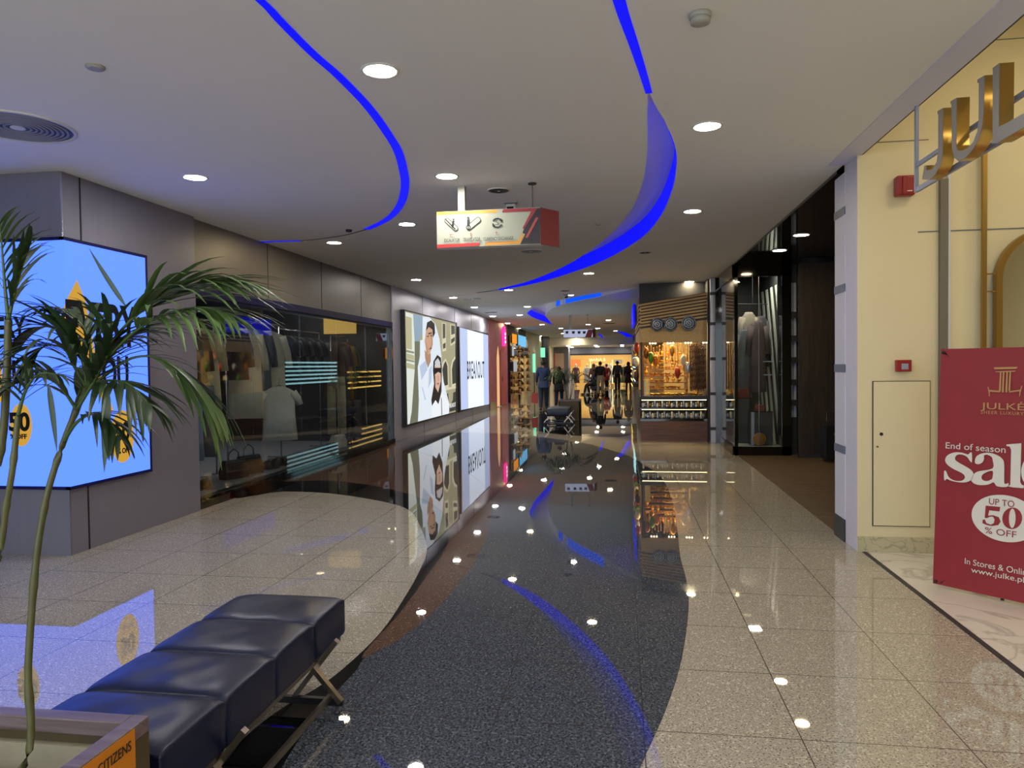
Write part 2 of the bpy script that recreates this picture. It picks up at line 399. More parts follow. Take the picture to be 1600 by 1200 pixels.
# ---- ceiling with its recesses
REC1_IN = [(1013, 138), (1011, 180), (1011, 240), (1003, 290), (985, 330), (955, 365), (920, 393), (880, 417), (830, 438), (780, 451), (720, 461), (680, 465)]
REC1_OUT = [(1016, 148), (1026, 168), (1040, 192), (1055, 230), (1057, 262), (1049, 302), (1030, 342), (1000, 374), (950, 404), (900, 424), (840, 442), (780, 454)]
def c2(px): return [ZP(x, y, H).to_2d() for x, y in px]
rec1_in = smooth_pts(c2(REC1_IN), 5, False); rec1_out = smooth_pts(c2(REC1_OUT), 5, False)
hole1 = [tuple(p) for p in rec1_in] + [tuple(p) for p in reversed(rec1_out)]
REC2_A = [(1000, 449), (940, 457), (880, 468), (845, 477), (828, 485), (823, 490)]
REC2_B = [(832, 496), (848, 502), (864, 508)]
REC2_C = [(852, 494), (856, 487), (870, 479), (900, 471), (940, 463)]
hole2 = [tuple(p) for p in smooth_pts(c2(REC2_A), 4, False)] + [tuple(p) for p in smooth_pts(c2(REC2_B), 4, False)] + [tuple(p) for p in smooth_pts(c2(REC2_C), 4, False)]
REC3 = [(958, 517), (968, 520), (980, 527), (988, 531), (997, 531), (988, 524), (975, 519)]
hole3 = [tuple(p) for p in c2(REC3)]
REC4 = [(934, 522), (938, 525), (941, 530), (943, 531), (942, 526), (938, 522)]
hole4 = [tuple(p) for p in c2(REC4)]
CEIL = [(-13, -3), (1.99, -3), (1.99, 6.7), (1.93, 6.7), (1.93, 15.2), (9, 15.2), (9, 62), (-13, 62)]
me = curve_mesh([CEIL, hole1, hole2, hole3, hole4], 0.25, 'ceiling'); me.transform(Matrix.Translation((0, 0, H + 0.125)))
struct('ceiling', me, 'ceiling_paint')
struct('ceiling_slab', MB().bb(-13, 1.95, -3, 6.8, H + 0.25, H + 0.4).bb(-13, 9, 6.8, 62, H + 0.25, H + 0.4), 'ceiling_paint')
struct('wall_right', MB().bb(1.95, 1.99, -3, 6.7, H + 0.25, H + 1.1), 'cream_paint')
struct('ceiling_shop', MB().bb(1.93, 9, -3, 6.9, H + 1.1, H + 1.3), 'cream_paint')
struct('ceiling_black', MB().bb(1.93, 9, 6.9, 15.2, H - 0.03, H + 0.25), 'black_gloss')
struct('ceiling_lower', MB().bb(-13, 9, 46, 62, 2.82, H), 'ceiling_paint')

def ribbon_v(pts, z0, z1, off=0.006, inward=None):
    """glowing band on a recess wall, stands in for hidden LED light"""
    b = MB(); n = len(pts); top = []; bot = []
    for i, p in enumerate(pts):
        d = (V(pts[min(i + 1, n - 1)]) - V(pts[max(i - 1, 0)])).normalized(); nn = V((-d.y, d.x)) * off
        if inward is not None and (V(inward) - V(p)).dot(nn) < 0: nn = -nn
        q = V(p) + nn; top.append((q.x, q.y, z1)); bot.append((q.x, q.y, z0))
    for i in range(n - 1): b.poly([bot[i], bot[i + 1], top[i + 1], top[i]])
    return b
def ribbon_h(pts, wd, z, t=0.004):
    """flat LED line or joint on the underside of the ceiling"""
    b = MB(); n = len(pts); L = []; R_ = []
    for i, p in enumerate(pts):
        d = (V(pts[min(i + 1, n - 1)]) - V(pts[max(i - 1, 0)])).normalized(); nn = V((-d.y, d.x)); h = (wd[i] if isinstance(wd, list) else wd) / 2
        L.append(V(p) + nn * h); R_.append(V(p) - nn * h)
    rings = [[(L[i].x, L[i].y, z), (R_[i].x, R_[i].y, z), (R_[i].x, R_[i].y, z - t), (L[i].x, L[i].y, z - t)] for i in range(n)]
    return b.loft(rings)
S1 = [(398, -8), (420, 12), (440, 34), (490, 84), (530, 119), (575, 166), (605, 207), (622, 236), (630, 264), (633, 288), (628, 314), (615, 334), (597, 347), (573, 358)]
p1 = smooth_pts(c2(S1), 5, False); n1 = len(p1)
o = ob('light_strip', ribbon_h(p1, [0.038 + 0.045 * min(1, i / (0.75 * n1)) for i in range(n1)], H - 0.001), 'blue_led')
tag(o, 'thin glowing blue line sweeping over the ceiling in front of the grey screen pillar', 'light strip')
p = smooth_pts(c2([(573, 358), (540, 367), (500, 373), (470, 376)]), 5, False)
struct('trim_2', ribbon_h(p, 0.02, H), 'dark_grey')
o = ob('light_strip', ribbon_h(c2([(470, 376), (435, 377), (400, 378)]), 0.05, H), 'blue_led')
tag(o, 'short faint blue line on the ceiling running into the wall above the clothes window', 'light strip')
p = smooth_pts(c2([(964, -12), (975, 25), (990, 68), (1003, 108), (1014, 145)]), 5, False)
n_ = len(p)
rc = thing('cove_light', 'wide S shaped blue lit cove recessed in the ceiling behind the hanging white sign', 'cove light', (0, 0, 0))
ob('light_strip', ribbon_h(p, [0.06 - 0.02 * i / n_ for i in range(n_)], H), 'blue_led', rc)
k0 = 12
ob('lit_recess_wall', ribbon_v(rec1_out[k0:], H + 0.004, H + 0.235, 0.008, inward=rec1_in[len(rec1_in) // 2]), 'blue_led', rc)  # recess wall itself glows, in place of the hidden LED that lights it
r2 = thing('cove_light', 'hook shaped blue lit ceiling recess beyond the S shaped cove', 'cove light', (0, 0, 0))
ob('lit_recess_wall', ribbon_v(smooth_pts(c2([(823, 490)] + REC2_B), 4, False), H + 0.004, H + 0.235, 0.02, inward=ZP(870, 480, H).to_2d()), 'blue_led', r2)
ob('lit_recess_wall', ribbon_v(smooth_pts(c2(REC2_C[2:]), 4, False), H + 0.004, H + 0.235, 0.02, inward=ZP(870, 472, H).to_2d()), 'blue_cyan_led', r2)
o = ob('cove_light', ribbon_v([hole3[i] for i in (0, 1, 2, 3)], H + 0.004, H + 0.24, 0.02, inward=ZP(988, 524, H).to_2d()), 'blue_led'); tag(o, 'small blue lit ceiling recess beside the far end of the souvenir stall', 'cove light')
o = ob('cove_light', ribbon_v([hole4[i] for i in (0, 1, 2, 3)], H + 0.004, H + 0.24, 0.02, inward=ZP(944, 524, H).to_2d()), 'blue_led'); tag(o, 'tiny curved blue light in the ceiling just past the distant hanging sign', 'cove light')

# ---- left side walls
struct('wall_left', MB().bb(-5.4, -4.72, 5.58, 7.53, 0, H - 0.002), 'panel_metal')
struct('wall_left', MB().bb(-13, -5.4, 5.62, 7.53, 0, H - 0.002), 'panel_metal_dark')
struct('wall_left', MB().bb(-7.3, -7.1, -3, 5.6, 0, H), 'panel_metal_dark')
yj = XP(130, 500, -4.72).y
struct('trim_3', MB().bb(-4.722, -4.716, yj - 0.008, yj + 0.008, 0, H - 0.004), 'black_matte')
struct('trim_4', MB().bb(-4.726, -4.714, 5.574, 5.586, 0, H - 0.004), 'silver')
struct('wall_left_header', MB().bb(-5.0, -4.78, 7.53, 14.75, 2.54, H - 0.002), 'header_bronze')
struct('trim_5', MB().bb(-4.99, -4.76, 7.53, 14.75, 2.44, 2.54), 'navy_trim')
struct('trim_6', MB().bb(-4.9, -4.74, 7.53, 14.75, 0.0, 0.085), 'black_gloss')
struct('trim_7', MB().bb(-4.86, -4.76, 14.68, 14.75, 0.085, 2.44), 'black_gloss')
for y in (9.35, 11.15, 12.95):
    struct('trim_8', MB().bb(-4.782, -4.776, y - 0.006, y + 0.006, 2.55, H - 0.004), 'dark_grey')
struct('wall_left', MB().bb(-9.5, -4.76, 14.75, 25.85, 0, H - 0.002), 'panel_lilac')
for y, z0, z1 in ((17.1, 0, 0.27), (17.1, 2.86, H), (20.55, 0, H), (22.9, 2.75, H), (22.9, 0, 0.28), (25.6, 0, H)):
    struct('trim_9', MB().bb(-4.762, -4.757, y - 0.012, y + 0.012, z0, z1 - 0.004), 'dark_grey')
# clothing shop interior shell
struct('wall_shop', MB().bb(-9.4, -9.2, 7.53, 14.75, 0, H), 'black_matte')
struct('wall_shop', MB().bb(-9.2, -4.9, 14.69, 14.745, 0, H - 0.002), 'black_matte')
struct('floor_shop', MB().bb(-9.2, -4.9, 7.53, 14.75, 0.0, 0.03), 'mid_grey')
struct('trim_10', MB().bb(-9.2, -9.14, 7.6, 14.7, 1.2, 1.24), 'mid_grey')
wn = thing('window_1', 'long glass front of the clothing shop', 'window'); wn['kind'] = 'structure'
del wn['category']
yy = [7.53, 8.95, 10.4, 11.85, 13.25, 14.68]
for a, b_ in zip(yy, yy[1:]):
    ob('pane', MB().bb(-4.825, -4.813, a + 0.003, b_ - 0.003, 0.085, 2.44), 'shop_glass', wn)

# ---- right side walls
struct('wall_right', MB().bb(1.951, 8, 6.4, 6.75, 0, H + 1.1), 'cream_paint')
struct('trim_26', MB().bb(1.80, 1.982, -3, 6.7, H - 0.006, H - 0.001), 'strip_lilac')  # lilac strip along the ceiling edge
for a, b_, py in ((2.5, 7, 60), (2.1, 2.5, 221)):
    z = YP(1590 if py == 60 else 1400, py, 6.4).z
    struct('trim_27', MB().bb(a, b_, 6.395, 6.402, z - 0.003, z + 0.003), 'mid_grey')
struct('wall_right', MB().bb(1.95, 2.0, 6.404, 6.72, 0, H - 0.007), 'white_paint')
struct('wall_right', MB().bb(1.945, 2.35, 6.72, 7.02, 0, H - 0.06), 'white_paint')
struct('trim_11', MB().bb(1.938, 2.36, 6.715, 7.025, 0, 0.2), 'dark_grey')
mat('tile_band', '#5d6a7e', 0.4, noise=0.7, nscale=60)
for py in (340, 455, 575, 697):
    z = XP(1303, py, 1.945).z
    struct('trim_12', MB().bb(1.94, 2.0, 6.715, 7.025, z - 0.035, z + 0.035), 'tile_band')
struct('trim_13', MB().bb(1.953, 8, 6.385, 6.402, 0, 0.13), 'marble_base')
struct('wall_right', MB().bb(7.0, 7.2, -3, 6.4, 0, H + 1.1), 'cream_paint')
struct('wall_right', MB().bb(2.0, 7.2, -3.2, -3, 0, H + 1.1), 'cream_paint')
struct('wall_right', MB().bb(4.6, 4.8, 6.75, 15.2, 0, H - 0.03), 'black_matte')
struct('wall_right', MB().bb(1.9, 9, 15.0, 15.2, 0, H - 0.03), 'black_matte')
# wall joints beside the gold shop
for z in (XP(1478, 360, 2.6).z,):
    struct('trim_14', MB().bb(2.42, 7, 6.394, 6.402, YP(1500, 360, 6.4).z - 0.004, YP(1500, 360, 6.4).z + 0.004), 'mid_grey')
xg = YP(1474, 400, 6.38).x
struct('trim_15', MB().bb(xg - 0.03, xg + 0.03, 6.36, 6.4, 0.13, YP(1474, 280, 6.38).z), 'strip_grey')
struct('trim_16', MB().bb(xg + 0.03, xg + 0.05, 6.37, 6.4, 0.13, H), 'white_paint')

# ---- souvenir block and the row behind it
struct('wall_row', MB().bb(0.46, 1.9, 19.25, 19.4, 0, H), 'stone_band')
struct('wall_row', MB().bb(1.76, 1.9, 15.25, 19.2, 0, H), 'dark_grey')
struct('wall_row', MB().bb(0.75, 1.9, 19.4, 52, 0, H), 'dark_grey')
struct('wall_back', MB().bb(-13, 9, 57.5, 57.7, 0, H), 'cream_paint')
# pink shop front, dark shops, and the rest of the left side
mat('pink_wall', '#c9727c', 0.55, noise=0.35, nscale=2.2); mat('pink_door', '#cf6a70', 0.5)
struct('wall_left', MB().bb(-9, -4.72, 25.86, 30.1, 0, H - 0.002), 'pink_wall')
struct('wall_left', MB().bb(-9, -4.7, 30.1, 36.0, 0, H - 0.002), 'black_matte')
struct('wall_left', MB().bb(-9, -4.7, 36.0, 46, 0, H - 0.002), 'cream_paint')
struct('wall_left', MB().bb(-13, -4.6, 46, 57.5, 0, 2.82), 'cream_paint')
struct('trim_17', MB().bb(-4.74, -4.7, 25.86, 27.0, 0, 0.25), 'marble_base')

# ================================================================== CEILING FITTINGS
def lamp(px, py, r, label, group=None, m='lamp_white', z=H, proto=[None]):
    p = ZP(px, py, z)
    t = thing('ceiling_lamp', label, 'ceiling lamp', (p.x, p.y, z), 0, group)
    ob('trim_ring', MB().lathe([(r, 0.0), (r, -0.006), (r + 0.018, -0.008), (r + 0.022, 0.0)], seg=28, cap=False), 'white_plastic', t, True)
    ob('diffuser', MB().cyl((0, 0, -0.003), r, 0.004, 28), m, t)
    return t
for (px, py, m, lab) in (
    (594, 110, 0, 'round white ceiling lamp between the two blue ceiling lines, largest in view'),
    (1105, 197, 0, 'round white ceiling lamp over the tiles outside the gold letter shop'),
    (305, 277, 0, 'round white ceiling lamp just in front of the bronze header over the clothes window'),
    (698, 275, 0, 'round white ceiling lamp beside the white post of the hanging sign'),
    (1082, 330, 1, 'round yellowish ceiling lamp between the cove and the black shop ceiling'),
    (636, 350, 0, 'round white ceiling lamp just beyond the end of the blue line'),
    (522, 379, 1, 'round yellow ceiling lamp under the thin dark ceiling joint'),
    (650, 437, 0, 'round ceiling lamp above the header corner by the couple poster'),
    (1077, 440, 1, 'yellowish ceiling lamp directly in front of the souvenir stall fascia'),
    (920, 427, 1, 'yellowish ceiling lamp just beyond the far tip of the S shaped cove'),
    (795, 453, 1, 'yellowish ceiling lamp touching the thin tail of the S shaped cove'),
    (708, 465, 0, 'ceiling lamp at the wall end of the S shaped cove beside a round vent'),
    (741, 480, 0, 'ceiling lamp between the two round vents above the white lettered lightbox'),
    (824, 479, 1, 'yellowish ceiling lamp just before the hook shaped recess'),
    (891, 461, 0, 'white ceiling lamp beside a small ceiling sensor, near the hook shaped recess')):
    lamp(px, py, 0.09, lab, None, 'lamp_warm' if m else 'lamp_white')
FARL = [(812, 492), (793, 505), (770, 494), (847, 507), (810, 513), (825, 520), (876, 513), (951, 500), (919, 507), (934, 513), (962, 517), (932, 530), (862, 529), (900, 527), (880, 521), (845, 525)]
for i, (px, py) in enumerate(FARL):
    lamp(px, py, 0.1, 'small round lamp in the distant ceiling between the recesses and the far shops', 'distant ceiling lamps', 'lamp_warm' if i % 3 == 1 else 'lamp_white')
for x in (-3.4, -1.6, 0.1):
    for y in (47.5, 51, 54):
        p = V((x, y, 2.82)); t = thing('ceiling_lamp', 'tiny lamp in the lowered ceiling before the far shop front', 'ceiling lamp', p, 0, 'lamps of the lowered ceiling')
        ob('diffuser', MB().cyl((0, 0, -0.003), 0.11, 0.004, 16), 'lamp_white', t)
# lamps of the same ceiling behind the viewer
for x, y in ((-3.3, 1.2), (-1.2, 1.4), (0.9, 1.2), (-3.3, -2.0), (-1.2, -2.0), (0.9, -2.0)):
    t = thing('ceiling_lamp', 'round ceiling lamp behind the viewpoint, one of an evenly spaced field', 'ceiling lamp', (x, y, H), 0, 'lamps behind the viewpoint')
    ob('diffuser', MB().cyl((0, 0, -0.003), 0.09, 0.004, 24), 'lamp_white', t)

def vent(px, py, R_, label, n=6, m='mid_grey'):
    p = ZP(px, py, H); t = thing('ceiling_vent', label, 'air vent', (p.x, p.y, H))
    ob('rim', MB().lathe([(R_ * 0.93, 0), (R_ * 0.93, -0.012), (R_, -0.008), (R_, 0)], seg=48, cap=False), 'silver' if m == 'silver' else 'white_plastic', t, True)
    ob('backing', MB().cyl((0, 0, -0.001), R_ * 0.93, 0.002, 40), 'vent_back', t)
    b = MB()
    for i in range(n):
        r = R_ * (0.2 + 0.7 * i / n); q = R_ * 0.38 / n; b.lathe([(r, -0.003), (r, -0.011), (r + q, -0.011), (r + q, -0.003)], seg=48, cap=False)
    ob('louvre', b, m, t, True); ob('hub', MB().cyl((0, 0, -0.008), R_ * 0.13, 0.008, 24), 'white_plastic', t)
    return t
mat('vent_grey', '#8d8d92', 0.4)
vent(28, 198, 0.36, 'large round louvred air vent in the ceiling in front of the screen pillar', 8, 'vent_grey')
vent(779, 297, 0.11, 'small grey round air vent above the hanging sign', 3, 'dark_grey')
vent(830, 392, 0.17, 'round louvred air vent just below the hanging sign', 6, 'vent_grey')
vent(738, 467, 0.24, 'round chrome ringed vent above the couple poster', 6, 'silver')
vent(767, 488, 0.21, 'round vent above the white lettered lightbox', 5, 'silver')
vent(952, 505, 0.3, 'flat dark vent in the distant ceiling before the souvenir stall', 4, 'dark_grey')
vent(1008, 394, 0.1, 'small dark round grille in the ceiling beside the broad end of the cove', 3, 'dark_grey')
vent(883, 454, 0.12, 'small dark oval grille beside the sensor near the hook recess', 3, 'dark_grey')
def detector(px, py, r, label, h=0.035, m='white_plastic'):
    p = ZP(px, py, H); t = thing('smoke_detector', label, 'smoke detector', (p.x, p.y, H))
    ob('base', MB().lathe([(r, 0), (r, -h * 0.35), (r * 0.9, -h * 0.45)], seg=28), m, t, True)
    ob('cap', MB().lathe([(r * 0.9, -h * 0.45), (r * 0.85, -h * 0.9), (r * 0.5, -h)], seg=28), m, t, True)
mat('plastic_grey', '#a9a79f', 0.5)
detector(1094, 22, 0.055, 'round smoke detector on the ceiling near the gold letter shop', 0.05, 'plastic_grey')
detector(149, 104, 0.052, 'flat round detector on the ceiling before the pillar with the screen', 0.015, 'plastic_grey')
detector(545, 359, 0.04, 'tiny dark detector beside the end of the blue ceiling line', 0.03, 'dark_grey')
detector(935, 348, 0.035, 'tiny sprinkler cap on the ceiling inside the bend of the S shaped cove', 0.03, 'plastic_grey')
def sensor(px, py, label):
    p = ZP(px, py, H); t = thing('ceiling_sensor', label, 'sensor', (p.x, p.y, H))
    ob('mount', MB().bb(-0.07, 0.07, -0.05, 0.05, -0.015, 0, 0.004), 'plastic_grey', t)
    ob('body', MB().box((0, 0, -0.06), (0.1, 0.07, 0.09), bev=0.012, rx=0.3), 'white_plastic', t)
    ob('lens', MB().box((0, -0.042, -0.07), (0.07, 0.012, 0.03), rx=0.3), 'black_gloss', t)
sensor(798, 316, 'white box sensor on the ceiling behind the hanging sign'); sensor(885, 460, 'white box sensor on the ceiling near the hook shaped recess')
for px, py, lab in ((1218, 391, 'warm lamp in the glossy black ceiling closer to the display window'), (1252, 367, 'warm lamp in the glossy black ceiling closer to the white column')):
    lamp(px, py, 0.09, lab, None, 'lamp_warm', H - 0.03)

# ================================================================== SCREEN ON THE PILLAR
emit('screen_blue', (0.15, 0.36, 2.2, 1), 1.0); emit('screen_amber', '#d9a43c', 0.9); emit('screen_black', '#0a0a10', 0.6)
def g2(px, x): v = XP(px[0], px[1], x); return (v.y, v.z)
XS = -4.668; YS = 5.532
scr = thing('led_screen', 'large blue video screen wrapped around the corner of the grey metal pillar', 'screen', (0, 0, 0))
z0, z1 = 0.607, 2.712
ob('frame', MB().bb(-4.72, -4.675, 5.54, 6.64, z0 - 0.03, z1 + 0.03).bb(-6.6, -4.675, 5.54, 5.585, z0 - 0.03, z1 + 0.03), 'navy_trim', scr)
ob('display', MB().bb(-4.675, -4.671, 5.536, 6.60, z0, z1).bb(-6.6, -4.671, 5.536, 5.54, z0, z1), 'screen_blue', scr)
def on_r(px): return g2(px, XS)
spire = [(120, 437), (134, 472), (141, 512), (150, 560), (163, 604), (177, 640), (170, 650), (150, 604), (128, 562), (103, 524), (93, 498), (105, 466)]
_a = print_mesh("artwork", [("screen_amber", [[on_r(p) for p in spire]])], scr, (XS, 0, 0), (0, 1, 0), (0, 0, 1))
def R_text(body, px0, px1, w_y=None, m='screen_black', x=XS + 0.003):
    a, b = XP(px0[0], px0[1], x), XP(px1[0], px1[1], x)
    return lettering('lettering', body, m, scr, (x, (a.y + b.y) / 2, (a.z + b.z) / 2), (0, 1, 0), (0, 0, 1), abs(b.y - a.y), abs(b.z - a.z), 0.002, 1.0, 0.035)
R_text('EVERY', (104, 540), (213, 480)); R_text('YOU', (140, 612), (200, 556))
def badge_r(c, rx, ry):
    a, b = XP(c[0] - rx, c[1], XS), XP(c[0] + rx, c[1], XS); u, d = XP(c[0], c[1] - ry, XS), XP(c[0], c[1] + ry, XS)
    return ell((a.y + b.y) / 2, (u.z + d.z) / 2, (b.y - a.y) / 2, (u.z - d.z) / 2)
flat('badge', [badge_r((191, 682), 18, 41)], 'screen_amber', scr, (XS, 0, 0), (0, 1, 0), (0, 0, 1), 0.002)
R_text('50', (180, 692), (202, 658)); R_text('% OFF', (184, 710), (203, 698))
def L_text(body, px0, px1, y=YS - 0.003):
    a, b = YP(px0[0], px0[1], y), YP(px1[0], px1[1], y)
    return lettering('lettering', body, 'screen_black', scr, ((a.x + b.x) / 2, y, (a.z + b.z) / 2), (1, 0, 0), (0, 0, 1), abs(b.x - a.x), abs(b.z - a.z), 0.002, 1.0, 0.035)
L_text('EVERY', (-34, 530), (40, 494)); L_text('YOU', (-30, 600), (40, 562)); L_text('50', (14, 674), (46, 644)); L_text('% OFF', (16, 686), (42, 678))
cxl = YP(33, 664, YS)
flat('badge', [ell(cxl.x, cxl.z, 0.105, 0.185)], 'screen_amber', scr, (0, YS, 0), (1, 0, 0), (0, 0, 1), 0.002)
flat('artwork', [[(YP(a, b, YS).x, YP(a, b, YS).z) for a, b in ((-30, 470), (-12, 520), (2, 570), (5, 628), (-8, 628), (-30, 560), (-50, 520))]], 'screen_amber', scr, (0, YS, 0), (1, 0, 0), (0, 0, 1), 0.002)

# ================================================================== TWO LIGHTBOXES ON THE LEFT WALL
def em(h, s=1.0): n = 'print_' + h.strip('#'); emit(n, h, s); return n
def lightbox(y0, y1, za, zb, label):
    t = thing('lightbox', label, 'advertising lightbox', (0, 0, 0))
    ob('frame', MB().bb(-4.756, -4.665, y0, y1, za, zb, 0.01), 'dark_grey', t); return t
lb = lightbox(15.30, 20.45, 0.27, 2.85, 'tall lit advertising panel showing a couple in pale hooded coats before old arches')
XB = -4.662
def cp(c): return g2((610 + c[0] / 5.453, 460 + c[1] / 5.453), XB)
def cps(l): return [cp(c) for c in l]
L1 = [(em('#a8a283'), [cps([(125, 142), (552, 250), (556, 1000), (145, 1108)])]),
      (em('#8fa6b8'), [cps([(196, 165), (272, 186), (272, 320), (240, 400), (205, 400)])]),
      (em('#6f735f'), [cps([(205, 400), (250, 400), (240, 800), (238, 1083), (165, 1102)])]),
      (em('#dfe5dc'), [cps([(128, 150), (192, 168), (205, 400), (206, 640), (180, 1000), (162, 1104), (146, 1108)])]),
      (em('#b7b48f'), [cps([(128, 185), (180, 200), (182, 470), (131, 462)]), cps([(131, 500), (200, 520), (203, 560), (132, 545)]), cps([(132, 580), (203, 600), (205, 640), (133, 625)])]),
      (em('#8f9378'), [cps([(131, 470), (200, 488), (200, 505), (131, 492)]), cps([(132, 548), (202, 565), (203, 580), (132, 566)])]),
      (em('#d6cfae'), [cps([(437, 240), (472, 246), (474, 480), (440, 488)]), cps([(508, 255), (551, 262), (552, 415), (510, 440)]), cps([(430, 620), (448, 570), (470, 545), (492, 600), (496, 800), (452, 800)]), cps([(512, 620), (525, 560), (552, 525), (556, 775), (520, 790)]), cps([(455, 800), (556, 780), (556, 800), (458, 822)])]),
      (em('#4d4f48'), [cps([(443, 248), (466, 252), (466, 370), (445, 378)]), cps([(515, 262), (547, 268), (547, 335), (517, 345)]), cps([(445, 425), (468, 410), (468, 455), (447, 465)]), cps([(514, 385), (547, 362), (547, 395), (516, 420)])]),
      (em('#3f423c'), [cps([(440, 640), (455, 590), (470, 566), (484, 612), (488, 770), (456, 780)]), cps([(522, 640), (532, 580), (553, 545), (556, 755), (526, 766)]), cps([(472, 850), (490, 842), (494, 900), (482, 925)]), cps([(532, 838), (556, 826), (556, 986), (500, 1002), (500, 960), (530, 900)])]),
      (em('#dfe8f2'), [cps([(272, 187), (330, 195), (380, 250), (416, 380), (432, 520), (362, 560), (322, 622), (288, 560), (270, 420)])]),
      (em('#e3ebf5'), [cps([(250, 392), (276, 385), (292, 470), (330, 600), (360, 555), (432, 520), (440, 700), (498, 930), (495, 1015), (232, 1084), (240, 900), (230, 620), (250, 520)])]),
      (em('#b9c8e0'), [cps([(246, 610), (300, 560), (312, 640), (262, 730)]), cps([(262, 780), (275, 800), (300, 900), (290, 900)]), cps([(326, 640), (350, 600), (346, 740), (320, 800)])]),
      (em('#c9a083'), [cps([(300, 300), (324, 268), (352, 290), (358, 400), (342, 480), (326, 526), (304, 500), (288, 400)])]),
      (em('#b08a70'), [cps([(288, 470), (320, 515), (340, 500), (340, 570), (316, 628), (292, 545)])]),
      (em('#2a2019'), [cps([(298, 310), (308, 240), (344, 220), (372, 250), (377, 330), (358, 372), (353, 300), (324, 278)]), cps([(318, 330), (348, 322), (348, 334), (320, 342)]), cps([(332, 452), (348, 446), (344, 462)])]),
      (em('#eef3f8'), [cps([(405, 935), (432, 830), (498, 930), (495, 1015), (348, 1048), (350, 950), (380, 900)])]),
      (em('#2b2420'), [cps([(362, 570), (395, 515), (426, 540), (434, 620), (431, 830), (405, 936), (380, 900), (350, 950), (344, 900), (368, 760), (358, 650)]), cps([(428, 880), (433, 880), (437, 1028), (431, 1030)])]),
      (em('#d7b49c'), [cps([(372, 600), (396, 580), (423, 600), (426, 740), (402, 836), (378, 790)])]),
      (em('#c9cdd2'), [cps([(374, 572), (400, 542), (421, 580), (416, 616), (378, 616)])]),
      (em('#1a1a1c'), [cps([(366, 626), (427, 626), (425, 672), (401, 660), (371, 684)])]),
      (em('#b98d70'), [cps([(334, 330), (352, 345), (356, 420), (346, 470), (336, 440), (344, 400)]), cps([(296, 400), (306, 430), (318, 500), (306, 496)])]),
      (em('#c29a80'), [cps([(396, 690), (404, 690), (408, 735), (394, 738)]), cps([(374, 690), (382, 700), (384, 780), (378, 776)])]),
      (em('#3a2a20'), [cps([(304, 356), (322, 350), (320, 360), (306, 364)]), cps([(334, 348), (350, 346), (349, 355), (336, 357)])]),
      (em('#7e4038'), [cps([(322, 462), (346, 456), (342, 466), (326, 470)])]),
      (em('#a5594f'), [cps([(388, 756), (409, 752), (400, 776)])])]
m_ = print_mesh('poster', L1, lb, (XB, 0, 0), (0, 1, 0), (0, 0, 1), 0.0008)
a_, b_ = cp((500, 968)), cp((551, 918))
lettering('lettering', 'BREAKOUT', em('#f4f6f8', 1.0), lb, (XB + 0.02, (a_[0] + b_[0]) / 2, (a_[1] + b_[1]) / 2), (0, 1, 0), (0, 0, 1), b_[0] - a_[0], 0.12, 0.002)
lb2 = lightbox(20.62, 25.38, 0.24, 2.75, 'pale lit advertising panel with one tall black word, beyond the couple poster')
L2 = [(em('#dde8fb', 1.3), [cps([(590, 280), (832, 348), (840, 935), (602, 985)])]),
      (em('#bccbee', 1.05), [cps([(590, 280), (655, 298), (664, 970), (602, 985)]), cps([(790, 337), (832, 348), (840, 935), (797, 944)])])]  # side bands carry print tone and uneven backlight painted into the colour
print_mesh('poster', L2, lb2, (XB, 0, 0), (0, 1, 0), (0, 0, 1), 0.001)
a_, b_ = cp((654, 722)), cp((797, 560)); c_ = cp((654, 560)); d_ = cp((797, 715))
lettering('lettering', 'BREA\u039bOUT', em('#0c0e14', 0.3), lb2, (XB + 0.006, (a_[0] + b_[0]) / 2, (a_[1] + c_[1] + b_[1] + d_[1]) / 4), (0, 1, 0), (0, 0, 1), b_[0] - a_[0], (c_[1] - a_[1] + b_[1] - d_[1]) / 2, 0.002, 1.12, 0.008)

# ================================================================== HANGING SIGN
def hanging_sign(label, y, x0, x1, zb, zt, layers, post_x, wire_x, ret_to, full=True):
    t = thing('hanging_sign', label, 'hanging sign', (0, 0, 0))
    ob('panel', MB().bb(x0, x1, y, y + 0.12, zb, zt), 'white_plastic', t)
    ob('return_panel', MB().loft([[(x1, y + 0.001, zb), (x1, y + 0.02, zb), (x1, y + 0.02, zt), (x1, y + 0.001, zt)], [(ret_to[0], ret_to[1], zb), (ret_to[0], ret_to[1] + 0.02, zb), (ret_to[0], ret_to[1] + 0.02, zt), (ret_to[0], ret_to[1], zt)]]), 'sign_red_dark', t)
    print_mesh('print', layers, t, (0, y - 0.0015, 0), (1, 0, 0), (0, 0, 1), 0.0012)
    ob('post', MB().bb(post_x - 0.033, post_x + 0.033, y + 0.03, y + 0.09, zt - 0.02, H), 'sign_white', t)
    ob('wire', MB().cyl((wire_x, y + 0.06, (zt + H) / 2), 0.004, H - zt, 8).cyl((wire_x, y + 0.06, H - 0.006), 0.04, 0.012, 16), 'dark_grey', t)
    return t
mat('sign_white', '#a4a795', 0.5); mat('sign_red_dark', '#8e3a2e', 0.5); mat('sign_orange', '#d9973a', 0.5); mat('sign_red', '#b8302f', 0.5); mat('sign_maroon', '#982f38', 0.5)
mat('sign_dark', '#2a2028', 0.5); mat('sign_rust', '#ab4a40', 0.5); mat('sign_ink', '#1d1b1a', 0.6)
Y1 = 6.74
def gc(c): v = YP(640 + c[0] / 6.154, 260 + c[1] / 6.154, Y1); return (v.x, v.z)
def gcs(l): return [gc(c) for c in l]
xl, xr = gc((262, 600))[0], gc((1258, 600))[0]
zb, zt = 2.726, 3.067
